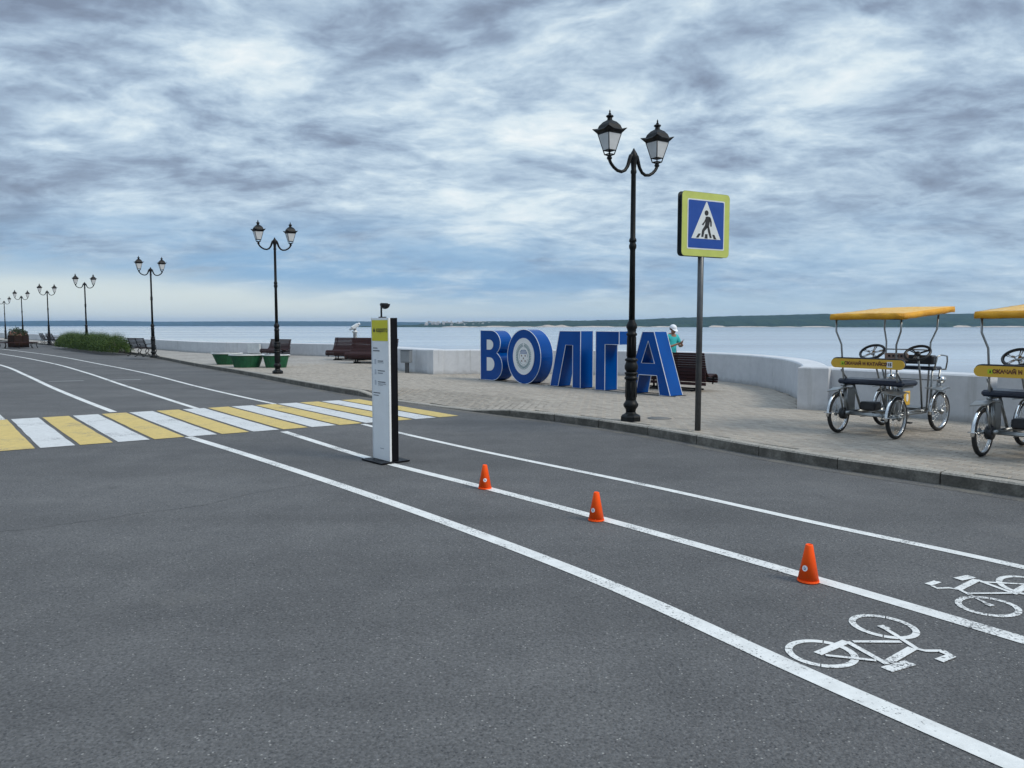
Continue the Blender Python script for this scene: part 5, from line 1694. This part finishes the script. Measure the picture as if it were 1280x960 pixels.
# clothing as slightly larger surfaces round the same joints
Vs = [(0, .01, .79), (0, .01, .94), (0, .02, 1.12), (0, .0, 1.235), (0, -.01, 1.285), (-.16, .01, 1.225), (-.213, -.008, 1.115), (-.228, -.02, 1.04), (.16, .01, 1.225), (.222, -.008, 1.125), (.238, -.02, 1.05)]
ms = skin_mesh(Vs, [(0, 1), (1, 2), (2, 3), (3, 4), (3, 5), (5, 6), (6, 7), (3, 8), (8, 9), (9, 10)], [(.165, .13), (.16, .125), (.175, .13), (.125, .10), (.07, .065), .08, .075, .072, .08, .075, .072], 1, 2)
ms.materials.append(M_TEE); link('t_shirt', ms, pr)
mt_ = skin_mesh([(0, 0, .82), (-.095, 0, .72), (-.10, -.02, .44), (-.105, .01, .12), (.095, 0, .72), (.12, -.03, .44), (.135, 0, .12)], [(0, 1), (1, 2), (2, 3), (0, 4), (4, 5), (5, 6)], [(.16, .125), .10, .078, .066, .10, .078, .066], 0, 2)
mt_.materials.append(M_TROUSER); link('trousers', mt_, pr)
for s_, x0 in ((-1, -.11), (1, .145)):
    g = MB(); g.box((x0, -.05, .045), (.095, .27, .09), bev=.03); g.build('shoe', M_SHOE, pr)
Mh = Matrix.Translation((.015, -.052, 1.455)) @ Matrix.Rotation(R(28), 4, 'X')
g = MB(); g.sphere((0, .012, .0), .094, 18, 10, M=Mh, sc3=(.95, 1.12, .95), z0=.02, z1=1); g.tube([Mh @ Vector((.0905 * math.cos(2 * math.pi * k / 20), .012 + .106 * math.sin(2 * math.pi * k / 20), .0)) for k in range(20)], .006, 6, closed=True)
cap = g.build('cap', M_CAP, pr)
vis = [(.085 * math.sin(R(a)), -.085 * math.cos(R(a)) - .0, .004) for a in range(-75, 76, 15)]; vis2 = [(x * .98, y - .075 * abs(math.cos(R(a))) ** .5, -.012) for (x, y, z_), a in zip(vis, range(-75, 76, 15))]
g = MB(); n = len(vis); al = [Mh @ Vector(p) for p in vis + vis2]; al += [p + Vector((0, 0, -.005)) for p in al]
g.add(al, [(i, i + 1, n + i + 1, n + i) for i in range(n - 1)] + [(2 * n + i, 3 * n + i, 3 * n + i + 1, 2 * n + i + 1) for i in range(n - 1)] + [(n + i, n + i + 1, 3 * n + i + 1, 3 * n + i) for i in range(n - 1)]); g.build('cap_peak', M_CAP, cap)
g = MB(); g.sphere((0, .03, -.02), .086, 14, 8, M=Mh, sc3=(.98, .95, 1), z0=-.55, z1=.3); g.build('hair', M_HAIR, pr)
g = MB()
for sx in (-1, 1): g.sphere((sx * .026, -.088, -.022), .0085, 8, 6, M=Mh)
g.build('eyes', M_BLACK, pr)
g = MB(); g.add([Mh @ Vector(p) for p in ((-.012, -.088, -.05), (.012, -.088, -.05), (0, -.118, -.048), (0, -.09, -.015))], [(0, 1, 2), (0, 2, 3), (1, 3, 2)]); g.build('nose', M_SKIN, pr)
g = MB(); g.box((0, -.086, -.075), (.04, .008, .007), M=Mh); g.build('mouth', mat('lip', (.22, .07, .06), .5), pr)
g = MB()
for sx in (-1, 1): g.sphere((sx * .080, .005, -.03), .020, 8, 6, M=Mh, sc3=(.4, .7, 1))
g.build('ears', M_SKIN, pr)
ph = empty('phone', (0, 0, 0)); Mp = Matrix.Translation((4.22, 20.35, K)) @ Matrix.Rotation(R(30), 4, 'Z') @ Matrix.Translation((.045, -.345, 1.105)) @ Matrix.Rotation(R(-35), 4, 'Y') @ Matrix.Rotation(R(-35), 4, 'X')
ph.matrix_world = Mp
tag(ph, 'dark smartphone held in both hands by the person in the white cap', 'phone')
g = MB(); g.box((0, 0, 0), (.16, .078, .009), bev=.003); g.build('phone_case', M_DARKPL, ph)
g = MB(); g.box((0, 0, .0053), (.148, .070, .0012)); g.build('screen', mat('screen_glass', (.03, .035, .045), .08), ph)

# ------------------------------------------------------------------ air over the river
mb = MB(); mb.box((0, 6000, 50), (26000, 13600, 112.4))
hz = mb.build('haze', None); hz['kind'] = 'stuff'; tag(hz, 'thin blue summer haze over the river', 'haze')
hm = bpy.data.materials.new('air'); hm.use_nodes = True; nt = hm.node_tree; nt.nodes.clear()
pv = nt.nodes.new('ShaderNodeVolumePrincipled'); pv.inputs['Color'].default_value = (.40, .64, 1.0, 1); pv.inputs['Density'].default_value = 7e-5; pv.inputs['Anisotropy'].default_value = .2
ou = nt.nodes.new('ShaderNodeOutputMaterial'); nt.links.new(pv.outputs[0], ou.inputs['Volume'])
hz.data.materials.clear(); hz.data.materials.append(hm)
